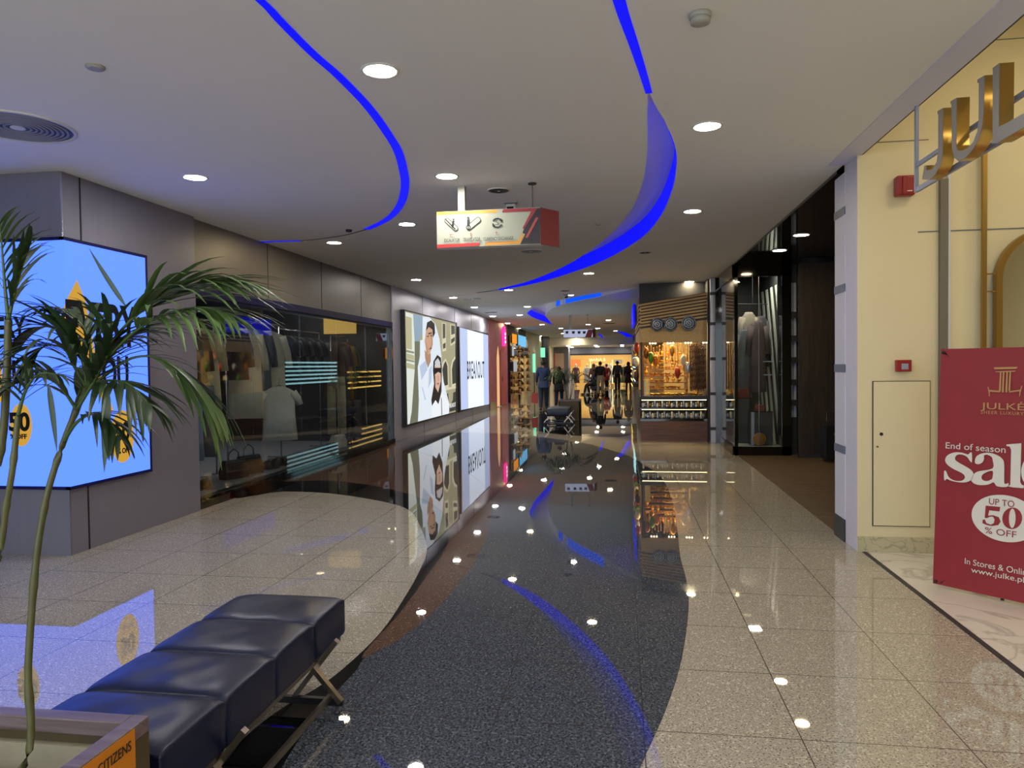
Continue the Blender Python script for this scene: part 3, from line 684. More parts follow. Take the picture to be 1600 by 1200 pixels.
def capsule(p, q, r, n=10):
    (x0, y0), (x1, y1) = p, q; a = math.atan2(y1 - y0, x1 - x0); o = []
    for k in range(n + 1): t = a + PI / 2 + PI * k / n; o.append((x0 + r * math.cos(t), y0 + r * math.sin(t)))
    for k in range(n + 1): t = a - PI / 2 + PI * k / n; o.append((x1 + r * math.cos(t), y1 + r * math.sin(t)))
    return o
def arrow(cx, cy, L, ang):
    p = [(-L, -2.5), (L * 0.2, -2.5), (L * 0.2, -9), (L, 0), (L * 0.2, 9), (L * 0.2, 2.5), (-L, 2.5)]
    c, s = math.cos(ang), math.sin(ang); return [(cx + a * c - b * s, cy + a * s + b * c) for a, b in p]
def arc_band(cx, cy, r0, r1, a0, a1, n=16):
    return [(cx + r1 * math.cos(a0 + (a1 - a0) * k / n), cy + r1 * math.sin(a0 + (a1 - a0) * k / n)) for k in range(n + 1)] + [(cx + r0 * math.cos(a1 + (a0 - a1) * k / n), cy + r0 * math.sin(a1 + (a0 - a1) * k / n)) for k in range(n + 1)]
SL = [('sign_white', [rect(xl, zb, xr, zt)]),
      ('sign_orange', [gcs([(262, 440), (848, 416), (836, 446), (262, 470)]), gcs([(735, 732), (1045, 714), (1078, 645), (1102, 650), (1062, 746), (720, 762)])]),
      ('sign_dark', [gcs([(1258, 400), (1258, 742), (1065, 748), (1112, 652), (1085, 640), (1100, 604), (1222, 402)])]),
      ('sign_maroon', [gcs([(902, 412), (1205, 400), (1228, 404), (1102, 602), (1086, 596), (1170, 432), (890, 444)])]),
      ('sign_rust', [gcs([(1216, 490), (1240, 494), (1136, 690), (1112, 686)])]),
      ('sign_red', [gcs([(266, 754), (682, 735), (666, 764), (266, 787)])]),
      ('sign_ink', [gcs(capsule((362, 522), (445, 598), 25)), gcs(capsule((572, 590), (660, 516), 27)), gcs(arc_band(845, 545, 37, 49, 0.35, PI - 0.1)), gcs(arc_band(845, 545, 37, 49, PI + 0.35, 2 * PI - 0.1))]),
      ('sign_white', [gcs(capsule((362, 522), (445, 598), 19)), gcs(capsule((572, 590), (660, 516), 21))]),
      ('sign_ink', [gcs([(345, 515), (352, 508), (446, 604), (438, 612)]), gcs(ell(425, 512, 8)), gcs([(416, 522), (434, 522), (430, 570), (420, 598), (404, 580)]), gcs(ell(566, 498, 11)), gcs([(556, 512), (578, 512), (580, 560), (586, 600), (556, 600)]), gcs(ell(568, 590, 22)),
                    gcs([(878, 500), (896, 524), (862, 528)]), gcs([(796, 566), (828, 562), (808, 590)])]),
      ('sign_white', [gcs(ell(568, 590, 14))]),
      ('sign_ink', [gcs([(564, 572), (572, 572), (572, 608), (564, 608)])]),
      ('sign_rust', [gcs(arrow(405, 660, 20, PI)), gcs(arrow(592, 656, 20, -PI / 2)), gcs(arrow(837, 646, 20, -PI / 2))])]
hs = hanging_sign('white hanging direction sign with escalator, travelator and currency pictograms', Y1, xl, xr, zb, zt, SL, -1.487, -0.81, (-0.575, 6.95))
for body, a, b in (('ESCALATOR', (337, 724), (487, 700)), ('TRAVELATOR', (520, 716), (684, 692)), ('CURRENCY EXCHANGE', (714, 712), (1000, 680))):
    p, q = gc(a), gc(b); lettering('lettering', body, 'sign_ink', hs, ((p[0] + q[0]) / 2, Y1 - 0.018, (p[1] + q[1]) / 2), (1, 0, 0), (0, 0, 1), q[0] - p[0], 0.030, 0.001)
p = gc((845, 545)); lettering('lettering', 'S', 'sign_ink', hs, (p[0], Y1 - 0.018, p[1]), (1, 0, 0), (0, 0, 1), 0.026, 0.042, 0.001)
# a second one far down the mall
Y2 = 25.0
def fc(a, b): v = YP(a, b, Y2); return (v.x, v.z)
zt2, zb2 = fc(900, 515)[1], fc(900, 527)[1]; xa2, xb2 = fc(880.5, 520)[0], fc(926, 520)[0]
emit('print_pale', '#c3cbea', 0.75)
ik = []
for a in (886, 896, 905, 913): ik.append([fc(a - 2.5, 517.5), fc(a + 2.5, 517.5), fc(a + 1.5, 521.5), fc(a - 2, 521.5)])
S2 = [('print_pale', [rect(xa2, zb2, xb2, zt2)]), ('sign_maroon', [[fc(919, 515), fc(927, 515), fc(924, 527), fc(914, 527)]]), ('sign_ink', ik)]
hanging_sign('small distant hanging sign over the middle of the mall with a red end', Y2, xa2, xb2, zb2, zt2, S2, fc(891, 510)[0], fc(918, 510)[0], (fc(930, 520)[0], 25.4))

# ================================================================== GOLD LETTER SHOP (right)
def jp(c): v = XP(1400 + c[0] / 5.0, 60 + c[1] / 5.0, 1.88); return (-v.y, v.z)
JL = {'J': [(325, 568), (368, 543), (366, 900), (350, 985), (312, 1060), (262, 1107), (204, 1102), (222, 995), (240, 992), (238, 1030), (285, 1022), (318, 965), (330, 880), (331, 592), (325, 592)],
      'U': [(427, 492), (475, 463), (470, 830), (480, 872), (512, 880), (560, 860), (606, 806), (636, 725), (646, 640), (648, 347), (637, 347), (637, 322), (692, 288), (684, 560), (674, 690), (650, 782), (602, 868), (545, 932), (492, 962), (456, 930), (438, 860), (433, 512), (427, 512)],
      'L': [(755, 232), (808, 193), (804, 690), (865, 662), (1060, 548), (1060, 660), (790, 818), (742, 820), (757, 780), (757, 250)]}
for k, pts in JL.items():
    poly = [jp(p) for p in pts]
    t = thing('gold_letter', 'gold metal letter %s mounted on the blue grey bars over the bright shop' % k, 'sign letter', (0, 0, 0))
    flat('body', [poly], 'gold', t, (1.915, 0, 0), (0, -1, 0), (0, 0, 1), 0.066)
    flat('face', [poly], 'grey_face', t, (1.880, 0, 0), (0, -1, 0), (0, 0, 1), 0.002)
mat('rail_blue', '#8f96ac', 0.4)
t = thing('sign_rack', 'blue grey metal bar frame holding the gold letters under the ceiling edge', 'sign frame', (0, 0, 0))
zr1 = XP(1433, 296, 1.98).z; zr2 = XP(1433, 258, 1.98).z
ob('upright', MB().bb(1.965, 1.985, 5.235, 5.26, zr1 - 0.02, H - 0.003), 'rail_blue', t)
ob('rail', MB().bb(1.968, 1.988, 1.2, 5.235, zr1 - 0.02, zr1 + 0.012), 'rail_blue', t)
ob('rail', MB().bb(1.97, 1.986, 1.2, 5.235, zr2 - 0.015, zr2 + 0.012), 'rail_blue', t)
t = thing('alarm_sounder', 'dark red alarm sounder high on the cream wall below the gold letters', 'alarm', (2.3, 6.4, 3.02))
ob('body', MB().bb(-0.072, 0.072, -0.085, 0, -0.08, 0.083, 0.02), 'red_plastic', t)
ob('ridge', MB().bb(-0.03, 0.005, -0.098, -0.08, -0.07, 0.075, 0.008), 'red_plastic', t)
ob('label_plate', MB().bb(0.0, 0.045, -0.089, -0.084, -0.05, -0.042), 'white_plastic', t)
t = thing('call_point', 'small red fire call point above the wall access door', 'call point', (2.3, 6.4, 1.556))
ob('body', MB().bb(-0.057, 0.057, -0.05, 0, -0.048, 0.048, 0.006), 'red_plastic', t)
ob('glass_window', MB().bb(-0.022, 0.03, -0.053, -0.048, -0.03, 0.018), 'rail_blue', t)
t = thing('access_door', 'flush cream access door with a small keyhole in the wall beside the red banner', 'access door', (2.293, 6.396, 0.825))
ob('panel', MB().bb(-0.218, 0.218, -0.008, 0.0, -0.6, 0.6, 0.003), 'cream_paint', t)
ob('gap', MB().bb(-0.226, -0.219, -0.003, 0.0, -0.606, 0.606).bb(0.219, 0.223, -0.003, 0.0, -0.606, 0.606).bb(-0.224, 0.223, -0.003, 0, 0.6, 0.606).bb(-0.224, 0.223, -0.003, 0, -0.606, -0.601), 'dark_grey', t)
ob('lock', MB().cyl((-0.158, -0.01, 0.165), 0.014, 0.006, 16, axis='Y'), 'black_matte', t)
ob('lock', MB().cyl((-0.188, -0.01, 0.06), 0.008, 0.006, 12, axis='Y'), 'gold_dull', t)
# arched mirror and rod
mx, mz = 3.37, 2.24; Rm = 0.40
arch = [(mx - Rm, 0.5), (mx + Rm, 0.5)] + [(mx + Rm * math.cos(PI * k / 28), mz + Rm * math.sin(PI * k / 28)) for k in range(29)]
Ri = Rm - 0.045
inn = [(mx - Ri, 0.545), (mx + Ri, 0.545)] + [(mx + Ri * math.cos(PI * k / 28), mz + Ri * math.sin(PI * k / 28)) for k in range(29)]
t = thing('arched_mirror', 'tall arch topped mirror in a thin gold frame behind the red banner', 'mirror', (0, 0, 0))
flat('frame', [arch, inn], 'gold_dull', t, (0, 6.33, 0), (1, 0, 0), (0, 0, 1), 0.06)
flat('glass', [inn], 'mirror', t, (0, 6.345, 0), (1, 0, 0), (0, 0, 1), 0.004)
ob('bracket', MB().bb(2.9, mx - Rm + 0.01, 6.33, 6.34, 2.28, 2.29).bb(2.9, mx - Rm + 0.01, 6.33, 6.34, 2.14, 2.15), 'gold_dull', t)
t = thing('gold_rod', 'slim gold upright bar standing between the grey wall strip and the arched mirror', 'rod', (2.893, 6.34, 0))
ob('bar', MB().bb(-0.016, 0.016, -0.016, 0.016, 0.004, H - 0.01), 'gold_dull', t)
ob('base', MB().bb(-0.05, 0.05, -0.04, 0.04, 0.003, 0.02), 'gold_dull', t)

# ---- red roll-up banner
BL = ZP(1457, 918); BD = (ZP(1600, 950) - BL).normalized(); TLp = YP(1470, 552, 5.46); BU = (TLp - BL); BHt = BU.length; BU.normalize()
BN = BD.cross(BU)
def bp(px, py):
    d = ray(px, py); o = V((0, 0, EYE)); t = (BL - o).dot(BN) / d.dot(BN); q = o + d * t - BL; return (q.dot(BD), q.dot(BU))
bn = thing('roll_up_banner', 'red sale banner standing on the marble outside the gold letter shop', 'banner', (0, 0, 0))
mat('banner_red', '#8c2329', 0.55, noise=0.13, nscale=7); mat('banner_cream', '#d8d4c8', 0.6); mat('banner_gold', '#b8905a', 0.5)
BW = 0.86
def bm_(b): me = b.mesh('cloth'); return me
me = curve_mesh([rect(0, 0.0, BW, BHt)], 0.004, 'cloth'); me.transform(frame_m(BL + BN * -0.004 + BU * 0.03, BD, BU)); ob('cloth', me, 'banner_red', bn)
st = MB(); q0 = BL + BD * 0.42 - BN * 0.03
st.tube([q0 + BU * 0.02, q0 + BU * (BHt + 0.02)], 0.008); st.tube([q0 + BU * 0.45, BL + BD * 0.05 - BN * 0.006 + BU * 0.04], 0.006); st.tube([q0 + BU * 0.45, BL + BD * (BW - 0.05) - BN * 0.006 + BU * 0.04], 0.006)
st.tube([q0 + BU * 1.2, BL + BD * 0.03 - BN * 0.006 + BU * BHt], 0.006); st.tube([q0 + BU * 1.2, BL + BD * (BW - 0.03) - BN * 0.006 + BU * BHt], 0.006)
foot = BL + BD * 0.42 - BN * 0.42; st.tube([q0 + BU * 0.4, V((foot.x, foot.y, 0.012))], 0.007); st.tube([q0 + BU * 0.02, V((q0.x, q0.y, 0.01))], 0.012)
ob('stand', st, 'dark_grey', bn, True)
for s_, t_ in ((0.02, 0.05), (0.02, BHt + 0.005), (BW - 0.02, 0.05), (BW - 0.02, BHt + 0.005)):
    ob('grommet', MB().ball(BL + BD * s_ + BU * t_ + BN * 0.004, 0.012), 'black_matte', bn, True)
BO = BL + BN * 0.004
def b_flat(name, pls, m, k=0): return flat(name, pls, m, bn, BO + BN * (0.0015 * k), BD, BU, 0.0012)
def c8(c): return bp(1460 + c[0] / 5.0, 680 + c[1] / 5.0)
S_ = [(277, 140), (279, 208), (266, 206), (240, 170), (200, 152), (162, 155), (147, 180), (162, 205), (230, 245), (275, 275), (294, 310), (282, 345), (240, 368), (180, 368), (120, 355), (86, 340), (74, 352), (65, 342), (65, 280), (80, 282), (100, 325), (140, 352), (190, 358), (220, 345), (225, 320), (200, 295), (130, 260), (85, 225), (71, 190), (90, 155), (140, 135), (200, 137), (245, 152), (262, 140)]
A_ = [(302, 215), (312, 170), (352, 146), (410, 141), (470, 158), (515, 190), (530, 235), (532, 370), (545, 385), (566, 380), (560, 405), (520, 410), (472, 400), (450, 372), (410, 388), (350, 393), (300, 380), (274, 350), (288, 312), (330, 285), (440, 264), (440, 200), (430, 172), (396, 156), (372, 162), (372, 188), (360, 215), (328, 229)]
Ah = [(440, 282), (382, 297), (356, 322), (362, 350), (396, 362), (430, 350), (441, 335)]
Lc = [(545, 77), (660, 70), (656, 370), (668, 393), (688, 402), (682, 421), (600, 413), (563, 405), (580, 392), (582, 122), (570, 94), (545, 90)]
Ec = ell(762, 290, 100, 128, 40); Eh1 = ell(762, 240, 44, 60, 24); Eh2 = [(700, 300), (860, 300), (862, 345), (800, 385), (740, 370), (712, 335)]
sm = lambda l, n=3: [(v.x, v.y) for v in smooth_pts(l, n)]
b_flat('lettering', [[c8(p) for p in sm(S_)]], 'banner_cream', 1)
b_flat('lettering', [[c8(p) for p in sm(A_)], [c8(p) for p in sm(Ah)]], 'banner_cream', 1)
b_flat('lettering', [[c8(p) for p in Lc]], 'banner_cream', 1)
b_flat('lettering', [[c8(p) for p in Ec], [c8(p) for p in Eh1], [c8(p) for p in sm(Eh2)]], 'banner_cream', 1)
e_l, e_t, e_b = bp(1516.6, 803), bp(1558, 774), bp(1574, 848)
e_cy = (e_t[1] + e_b[1]) / 2; e_ry = (e_t[1] - e_b[1]) / 2 * 1.02; e_cx = (e_t[0] + e_b[0]) / 2 + 0.005; e_rx = e_cx - e_l[0]
b_flat('badge', [ell(e_cx, e_cy, e_rx, e_ry, 48)], 'banner_cream', 1)
F5 = [(392, 553), (505, 565), (500, 600), (420, 590), (412, 632), (450, 628), (495, 645), (510, 680), (492, 706), (440, 713), (395, 702), (370, 690), (370, 665), (386, 660), (400, 690), (435, 702), (458, 690), (463, 662), (450, 640), (425, 640), (402, 652), (386, 648)]
b_flat('lettering', [[c8(p) for p in F5]], 'banner_red', 2)
b_flat('lettering', [[c8(p) for p in ell(600, 655, 77, 84)], [c8(p) for p in ell(600, 655, 26, 76)]], 'banner_red', 2)
def b_text(body, l, r, h_, m='banner_cream', k=2, sp=1.0):
    a, b = bp(*l), bp(*r); cx = (a[0] + b[0]) / 2; cz = (a[1] + b[1]) / 2
    lettering('lettering', body, m, bn, BO + BD * cx + BU * cz + BN * (0.0015 * k + 0.001), BD, BU, b[0] - a[0], h_, 0.001, sp)
def th(px, y0, y1): return abs(bp(px, y0)[1] - bp(px, y1)[1])
b_text('UP TO', (1543.5, 784), (1583, 788.5), th(1560, 780, 790), 'banner_red')
b_text('% OFF', (1538, 829.5), (1587, 836), th(1560, 828, 838), 'banner_red')
b_text('End of season', (1475, 696.3), (1568, 702.8), th(1520, 695.5, 705.5))
b_text('In Stores & Online', (1507.5, 878.5), (1611, 895.5), th(1550, 882, 891.5))
b_text('www.julke.pk', (1517.5, 893.5), (1606, 908.5), th(1550, 895, 906))
def c7(c): return bp(1500 + c[0] / 12.0, 560 + c[1] / 12.0)
def q7(l): return [c7(p) for p in l]
lg = [[(568, 190), (580, 180), (1005, 178), (1012, 192), (985, 214), (590, 218)], [(600, 256), (970, 246), (972, 262), (890, 270), (690, 272), (600, 268)],
      [(685, 270), (712, 270), (706, 630), (668, 635)], [(738, 268), (765, 268), (760, 648), (725, 650)], [(806, 266), (832, 266), (824, 650), (790, 650)], [(862, 264), (890, 262), (878, 620), (848, 624)],
      [(455, 540), (468, 540), (490, 600), (690, 625), (690, 648), (500, 634), (502, 720), (486, 720), (478, 630)], [(1085, 540), (1105, 535), (1078, 640), (1062, 730), (1050, 728), (1056, 632), (860, 655), (860, 630), (1066, 606)]]
for pl in lg: b_flat('emblem', [q7(pl)], 'banner_gold', 1)
b_text('JULK\u00c9', (1528.5, 636), (1596, 636.5), th(1560, 626, 642), 'banner_gold', 1)
b_text('SHEER LUXURY', (1528.5, 645.8), (1595, 646.6), th(1560, 643.5, 648.5), 'banner_gold', 1, 1.2)

# ================================================================== FOREGROUND BENCH
def make_bench(label, n, L=0.372, W=0.56, top=0.45, th=0.2):
    t = thing('bench', label, 'bench', (0, 0, 0))
    for i in range(n):
        y0 = -i * L
        b = bmesh.new(); bmesh.ops.create_grid(b, x_segments=14, y_segments=10, size=0.5)
        bmesh.ops.scale(b, vec=(W, L - 0.004, 1), verts=b.verts)
        # pillow shape with welted edges
        for v in b.verts:
            fx = abs(v.co.x) / (W / 2); fy = abs(v.co.y) / (L / 2); e = max(fx, fy)
            v.co.z = -0.012 * (fx ** 6 + fy ** 6) - 0.004 * (math.sin(v.co.x * 31 + i * 2.1) * math.cos(v.co.y * 23 + i)) * (1 - e ** 4)
        ring = [v for v in b.verts if v.is_boundary]
        r = bmesh.ops.extrude_edge_only(b, edges=[e for e in b.edges if e.is_boundary])
        nv = [g for g in r['geom'] if isinstance(g, bmesh.types.BMVert)]
        for v in nv: v.co.x *= 1.006; v.co.y *= 1.003; v.co.z = -0.03
        r = bmesh.ops.extrude_edge_only(b, edges=[g for g in r['geom'] if isinstance(g, bmesh.types.BMEdge)])
        for v in [g for g in r['geom'] if isinstance(g, bmesh.types.BMVert)]: v.co.z = -th + 0.02
        r = bmesh.ops.extrude_edge_only(b, edges=[g for g in r['geom'] if isinstance(g, bmesh.types.BMEdge)])
        for v in [g for g in r['geom'] if isinstance(g, bmesh.types.BMVert)]: v.co.z = -th; v.co.x *= 0.97; v.co.y *= 0.97
        bmesh.ops.contextual_create(b, geom=[g for g in r['geom'] if isinstance(g, bmesh.types.BMEdge)])
        bmesh.ops.recalc_face_normals(b, faces=b.faces)
        me = bpy.data.meshes.new('cushion'); b.to_mesh(me); b.free()
        for p in me.polygons: p.use_smooth = True
        o = ob('cushion', me, 'leather_navy', t); o.location = (0, y0 - L / 2, top)
        md = o.modifiers.new('b', 'BEVEL'); md.width = 0.012; md.segments = 3; md.limit_method = 'ANGLE'; md.angle_limit = 0.7
    ylen = n * L
    ob('seat_rail', MB().bar((W / 2 - 0.03, -0.02, top - th - 0.012), (W / 2 - 0.03, -ylen + 0.02, top - th - 0.012), 0.03, 0.024).bar((-W / 2 + 0.03, -0.02, top - th - 0.012), (-W / 2 + 0.03, -ylen + 0.02, top - th - 0.012), 0.03, 0.024), 'chrome_brown', t)
    for yy_ in (-0.33, -ylen + 0.33):
        for cx in (W / 2, -W / 2):
            s = 1 if cx > 0 else -1; c0 = cx - 0.02 * s
            ob('leg', MB().bar((c0 + 0.125 * s, yy_, 0.06), (c0 - 0.03 * s, yy_, top - th - 0.01), 0.022, 0.03), 'chrome_brown', t)
            ob('leg', MB().bar((c0 - 0.115 * s, yy_ + 0.026, 0.06), (c0 + 0.1 * s, yy_ + 0.026, 0.335), 0.022, 0.03), 'chrome_brown', t)
        b = MB().bar((W / 2 + 0.11, yy_ + 0.013, 0.055), (-W / 2 - 0.10, yy_ + 0.013, 0.055), 0.03, 0.024)
        ob('floor_bar', b, 'leather_black', t)
        for s in (1, -1): ob('foot', MB().lathe([(0.016, 0.0), (0.016, 0.012), (0.008, 0.014), (0.008, 0.045)], (s * (W / 2 + 0.08), yy_ + 0.013, 0), 12), 'dark_grey', t, True)
    ob('stretcher', MB().bar((W / 2 + 0.055, -0.30, 0.085), (W / 2 + 0.055, -ylen + 0.30, 0.085), 0.028, 0.016), 'chrome_brown', t)
    return t
bench = make_bench('long navy leather bench of four cushions behind the planter box', 4)
bench.location = (-1.672, 3.463, 0)

# ================================================================== PLANTER AND PALM
wood('planter_rim', '#5c4a46', '#7d6f72', 0.35, 'X', 4); mat('planter_side', '#4c4029', 0.5); mat('planter_liner', '#9c937c', 0.7, noise=0.2, nscale=14); mat('sign_amber', '#c9790f', 0.5); mat('plant_pot', '#b3ad9a', 0.6); mat('soil', '#3a3026', 0.9, noise=0.4, nscale=60, bump=0.5)
PX, PY, PZ = -1.36, 1.888, 0.6
pl = thing('planter_box', 'brown planter box with an orange notice in front of the navy bench', 'planter', (PX - 0.4, PY - 0.4, 0))
W2 = 0.4
ob('rim', MB().bb(-W2 + 0.051, W2 - 0.051, W2 - 0.05, W2, PZ - 0.045, PZ - 0.001, 0.004).bb(-W2 + 0.051, W2 - 0.051, -W2, -W2 + 0.05, PZ - 0.045, PZ - 0.001, 0.004).bb(W2 - 0.05, W2, -W2, W2, PZ - 0.045, PZ - 0.001, 0.004).bb(-W2, -W2 + 0.05, -W2, W2, PZ - 0.045, PZ - 0.001, 0.004), 'planter_rim', pl)
ob('side_panel', MB().bb(W2 - 0.03, W2 - 0.001, -W2 + 0.004, W2 - 0.001, 0, PZ - 0.046).bb(-W2 + 0.004, -W2 + 0.03, -W2 + 0.004, W2 - 0.004, 0, PZ - 0.04).bb(-W2 + 0.01, W2 - 0.01, W2 - 0.03, W2 - 0.004, 0, PZ - 0.04).bb(-W2 + 0.01, W2 - 0.01, -W2 + 0.004, -W2 + 0.03, 0, PZ - 0.04), 'planter_side', pl)
ob('liner', MB().bb(-W2 + 0.03, W2 - 0.03, W2 - 0.05, W2 - 0.03, 0.02, PZ - 0.08).bb(W2 - 0.05, W2 - 0.03, -W2 + 0.03, W2 - 0.03, 0.02, PZ - 0.08).bb(-W2 + 0.03, W2 - 0.03, -W2 + 0.03, W2 - 0.03, 0.0, 0.05), 'planter_liner', pl)
xs = PX + 0.002; n0 = XP(211, 1150, xs); n1 = XP(127, 1200, xs)
ty = n0.y; tz1 = XP(211, 1138, xs).z; tz0 = tz1 - 0.11
sg = ob('notice', MB().bb(W2 - 0.004, W2 + 0.002, ty - 0.62 - pl.location.y, ty - pl.location.y, tz0, tz1), 'sign_amber', pl)
k0_ = XP(204, 1166, xs); k1_ = XP(151, 1196, xs); lw_ = abs(k0_.y - k1_.y) * 8.6 / 7.6 * 15 / 8
lettering('lettering', 'SENIOR CITIZENS', 'sign_ink', pl, (W2 + 0.004, k0_.y - pl.location.y - abs(k0_.y - k1_.y) * 15 / 8 / 2, XP(204, 1164, xs).z), (0, 1, 0), (0, 0, 1), abs(k0_.y - k1_.y) * 15 / 8, 0.028, 0.001)
pt = thing('plant_pot', 'pale round pot standing inside the brown planter box', 'pot', (-1.79, 1.52, 0.06))
ob('body', MB().lathe([(0.0, 0.0), (0.15, 0.0), (0.2, 0.34), (0.225, 0.36), (0.225, 0.42), (0.2, 0.42), (0.19, 0.36), (0, 0.36)], seg=32, cap=False), 'plant_pot', pt, True)
ob('soil', MB().cyl((0, 0, 0.372), 0.185, 0.02, 24), 'soil', pt)

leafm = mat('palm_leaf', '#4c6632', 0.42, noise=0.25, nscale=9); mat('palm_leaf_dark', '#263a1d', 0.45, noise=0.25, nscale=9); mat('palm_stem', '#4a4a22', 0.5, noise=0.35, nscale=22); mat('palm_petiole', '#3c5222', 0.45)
def blade(b, root, d, L, wd, droop, up, seg=6, fold=0.25):
    d = V(d).normalized(); side = d.cross(V(up))
    if side.length < 1e-3: side = V((1, 0, 0))
    side.normalize(); prev = None; p = V(root)
    for i in range(seg + 1):
        t = i / seg; w_ = wd * (math.sin(PI * min(1, 0.12 + t * 0.88)) ** 0.7) * (1 - t * 0.35) if i < seg else 0.0006
        if i == 0: w_ = wd * 0.25
        n_ = side.cross(d).normalized()
        a = b.b.verts.new(p - side * w_ + n_ * w_ * fold); c = b.b.verts.new(p); e = b.b.verts.new(p + side * w_ + n_ * w_ * fold)
        if prev: b.b.faces.new((prev[0], prev[1], c, a)); b.b.faces.new((prev[1], prev[2], e, c))
        prev = (a, c, e)
        d = (d + V((0, 0, -droop / seg * (0.4 + 1.4 * t)))).normalized(); p = p + d * (L / seg)
def frond(parent, pts, n, L, wd, droop=0.7, start=0.25, spread=1.0, m='palm_leaf', r0=0.006, rnd=random, tipL=0.6):
    pts = [V(p) for p in smooth_pts(pts, 6, False)]
    ob('rachis', MB().tube(pts, [r0 * (1 - 0.75 * i / len(pts)) for i in range(len(pts))], 6), 'palm_petiole', parent, True)
    b = MB(); cum = [0]
    for a, c in zip(pts, pts[1:]): cum.append(cum[-1] + (c - a).length)
    tot = cum[-1]
    for k in range(n):
        s = (start + (1 - start) * k / (n - 1)) * tot * 0.995
        j = max(i for i in range(len(cum)) if cum[i] <= s); j = min(j, len(pts) - 2)
        p = pts[j].lerp(pts[j + 1], (s - cum[j]) / max(1e-6, cum[j + 1] - cum[j])); d = (pts[j + 1] - pts[j]).normalized()
        sd = d.cross(V((0, 0, 1)))
        if sd.length < 0.2: sd = V((1, 0.3, 0))
        sd.normalize(); f = k / (n - 1)
        LL = L * (0.65 + 0.5 * math.sin(PI * min(1, f * 1.1 + 0.15))) * (1 if f < 0.85 else tipL + 0.2) * rnd.uniform(0.85, 1.12)
        for s_ in (1, -1):
            dd = d * rnd.uniform(0.75, 1.2) * (1 + f * 0.8) + sd * s_ * spread * rnd.uniform(0.7, 1.1) + V((0, 0, rnd.uniform(-0.3, 0.12)))
            blade(b, p, dd, LL, wd * rnd.uniform(0.8, 1.15), droop * rnd.uniform(0.7, 1.3), (0, 0, 1))
    o = ob('frond', b, m, parent, True); return o
def q_(px, py, y): return YP(px, py, y)
pm = thing('palm_plant', 'tall slender potted palm with bamboo like stems in the planter box', 'palm', (-1.79, 1.52, 0.43))
def stem_(pts, r):
    pp = [V(p) for p in smooth_pts(pts, 6, False)]; n = len(pp)
    ob('stem', MB().tube([p - V(pm.location) for p in pp], [r * (1.0 - 0.25 * i / n) * (1.22 if i % 7 == 3 else 1) for i in range(n)], 10), 'palm_stem', pm, True)
stem_([(-1.70, 1.56, 0.44), q_(38, 1195, 1.6), q_(44, 1040, 1.62), q_(55, 890, 1.64), q_(69, 795, 1.66), q_(86, 730, 1.68), q_(108, 668, 1.7), q_(135, 606, 1.72)], 0.0095)
stem_([(-1.82, 1.5, 0.44), q_(-60, 1100, 1.52), q_(-25, 940, 1.5), q_(0, 858, 1.5), q_(10, 790, 1.5), q_(20, 730, 1.5), q_(28, 650, 1.52)], 0.0085)
stem_([(-1.9, 1.55, 0.44), q_(-90, 1000, 1.6), q_(-20, 780, 1.6), q_(3, 690, 1.6), q_(10, 600, 1.6), q_(13, 500, 1.6)], 0.011)
def fr(px_pts, y0, y1, n, L, wd, droop=0.7, start=0.25, spread=1.0, m='palm_leaf', seed=1, r0=0.005):
    k = len(px_pts); pts = [q_(p[0], p[1], y0 + (y1 - y0) * i / (k - 1)) - V(pm.location) for i, p in enumerate(px_pts)]
    frond(pm, pts, n, L, wd, droop, start, spread, m, r0, random.Random(seed))
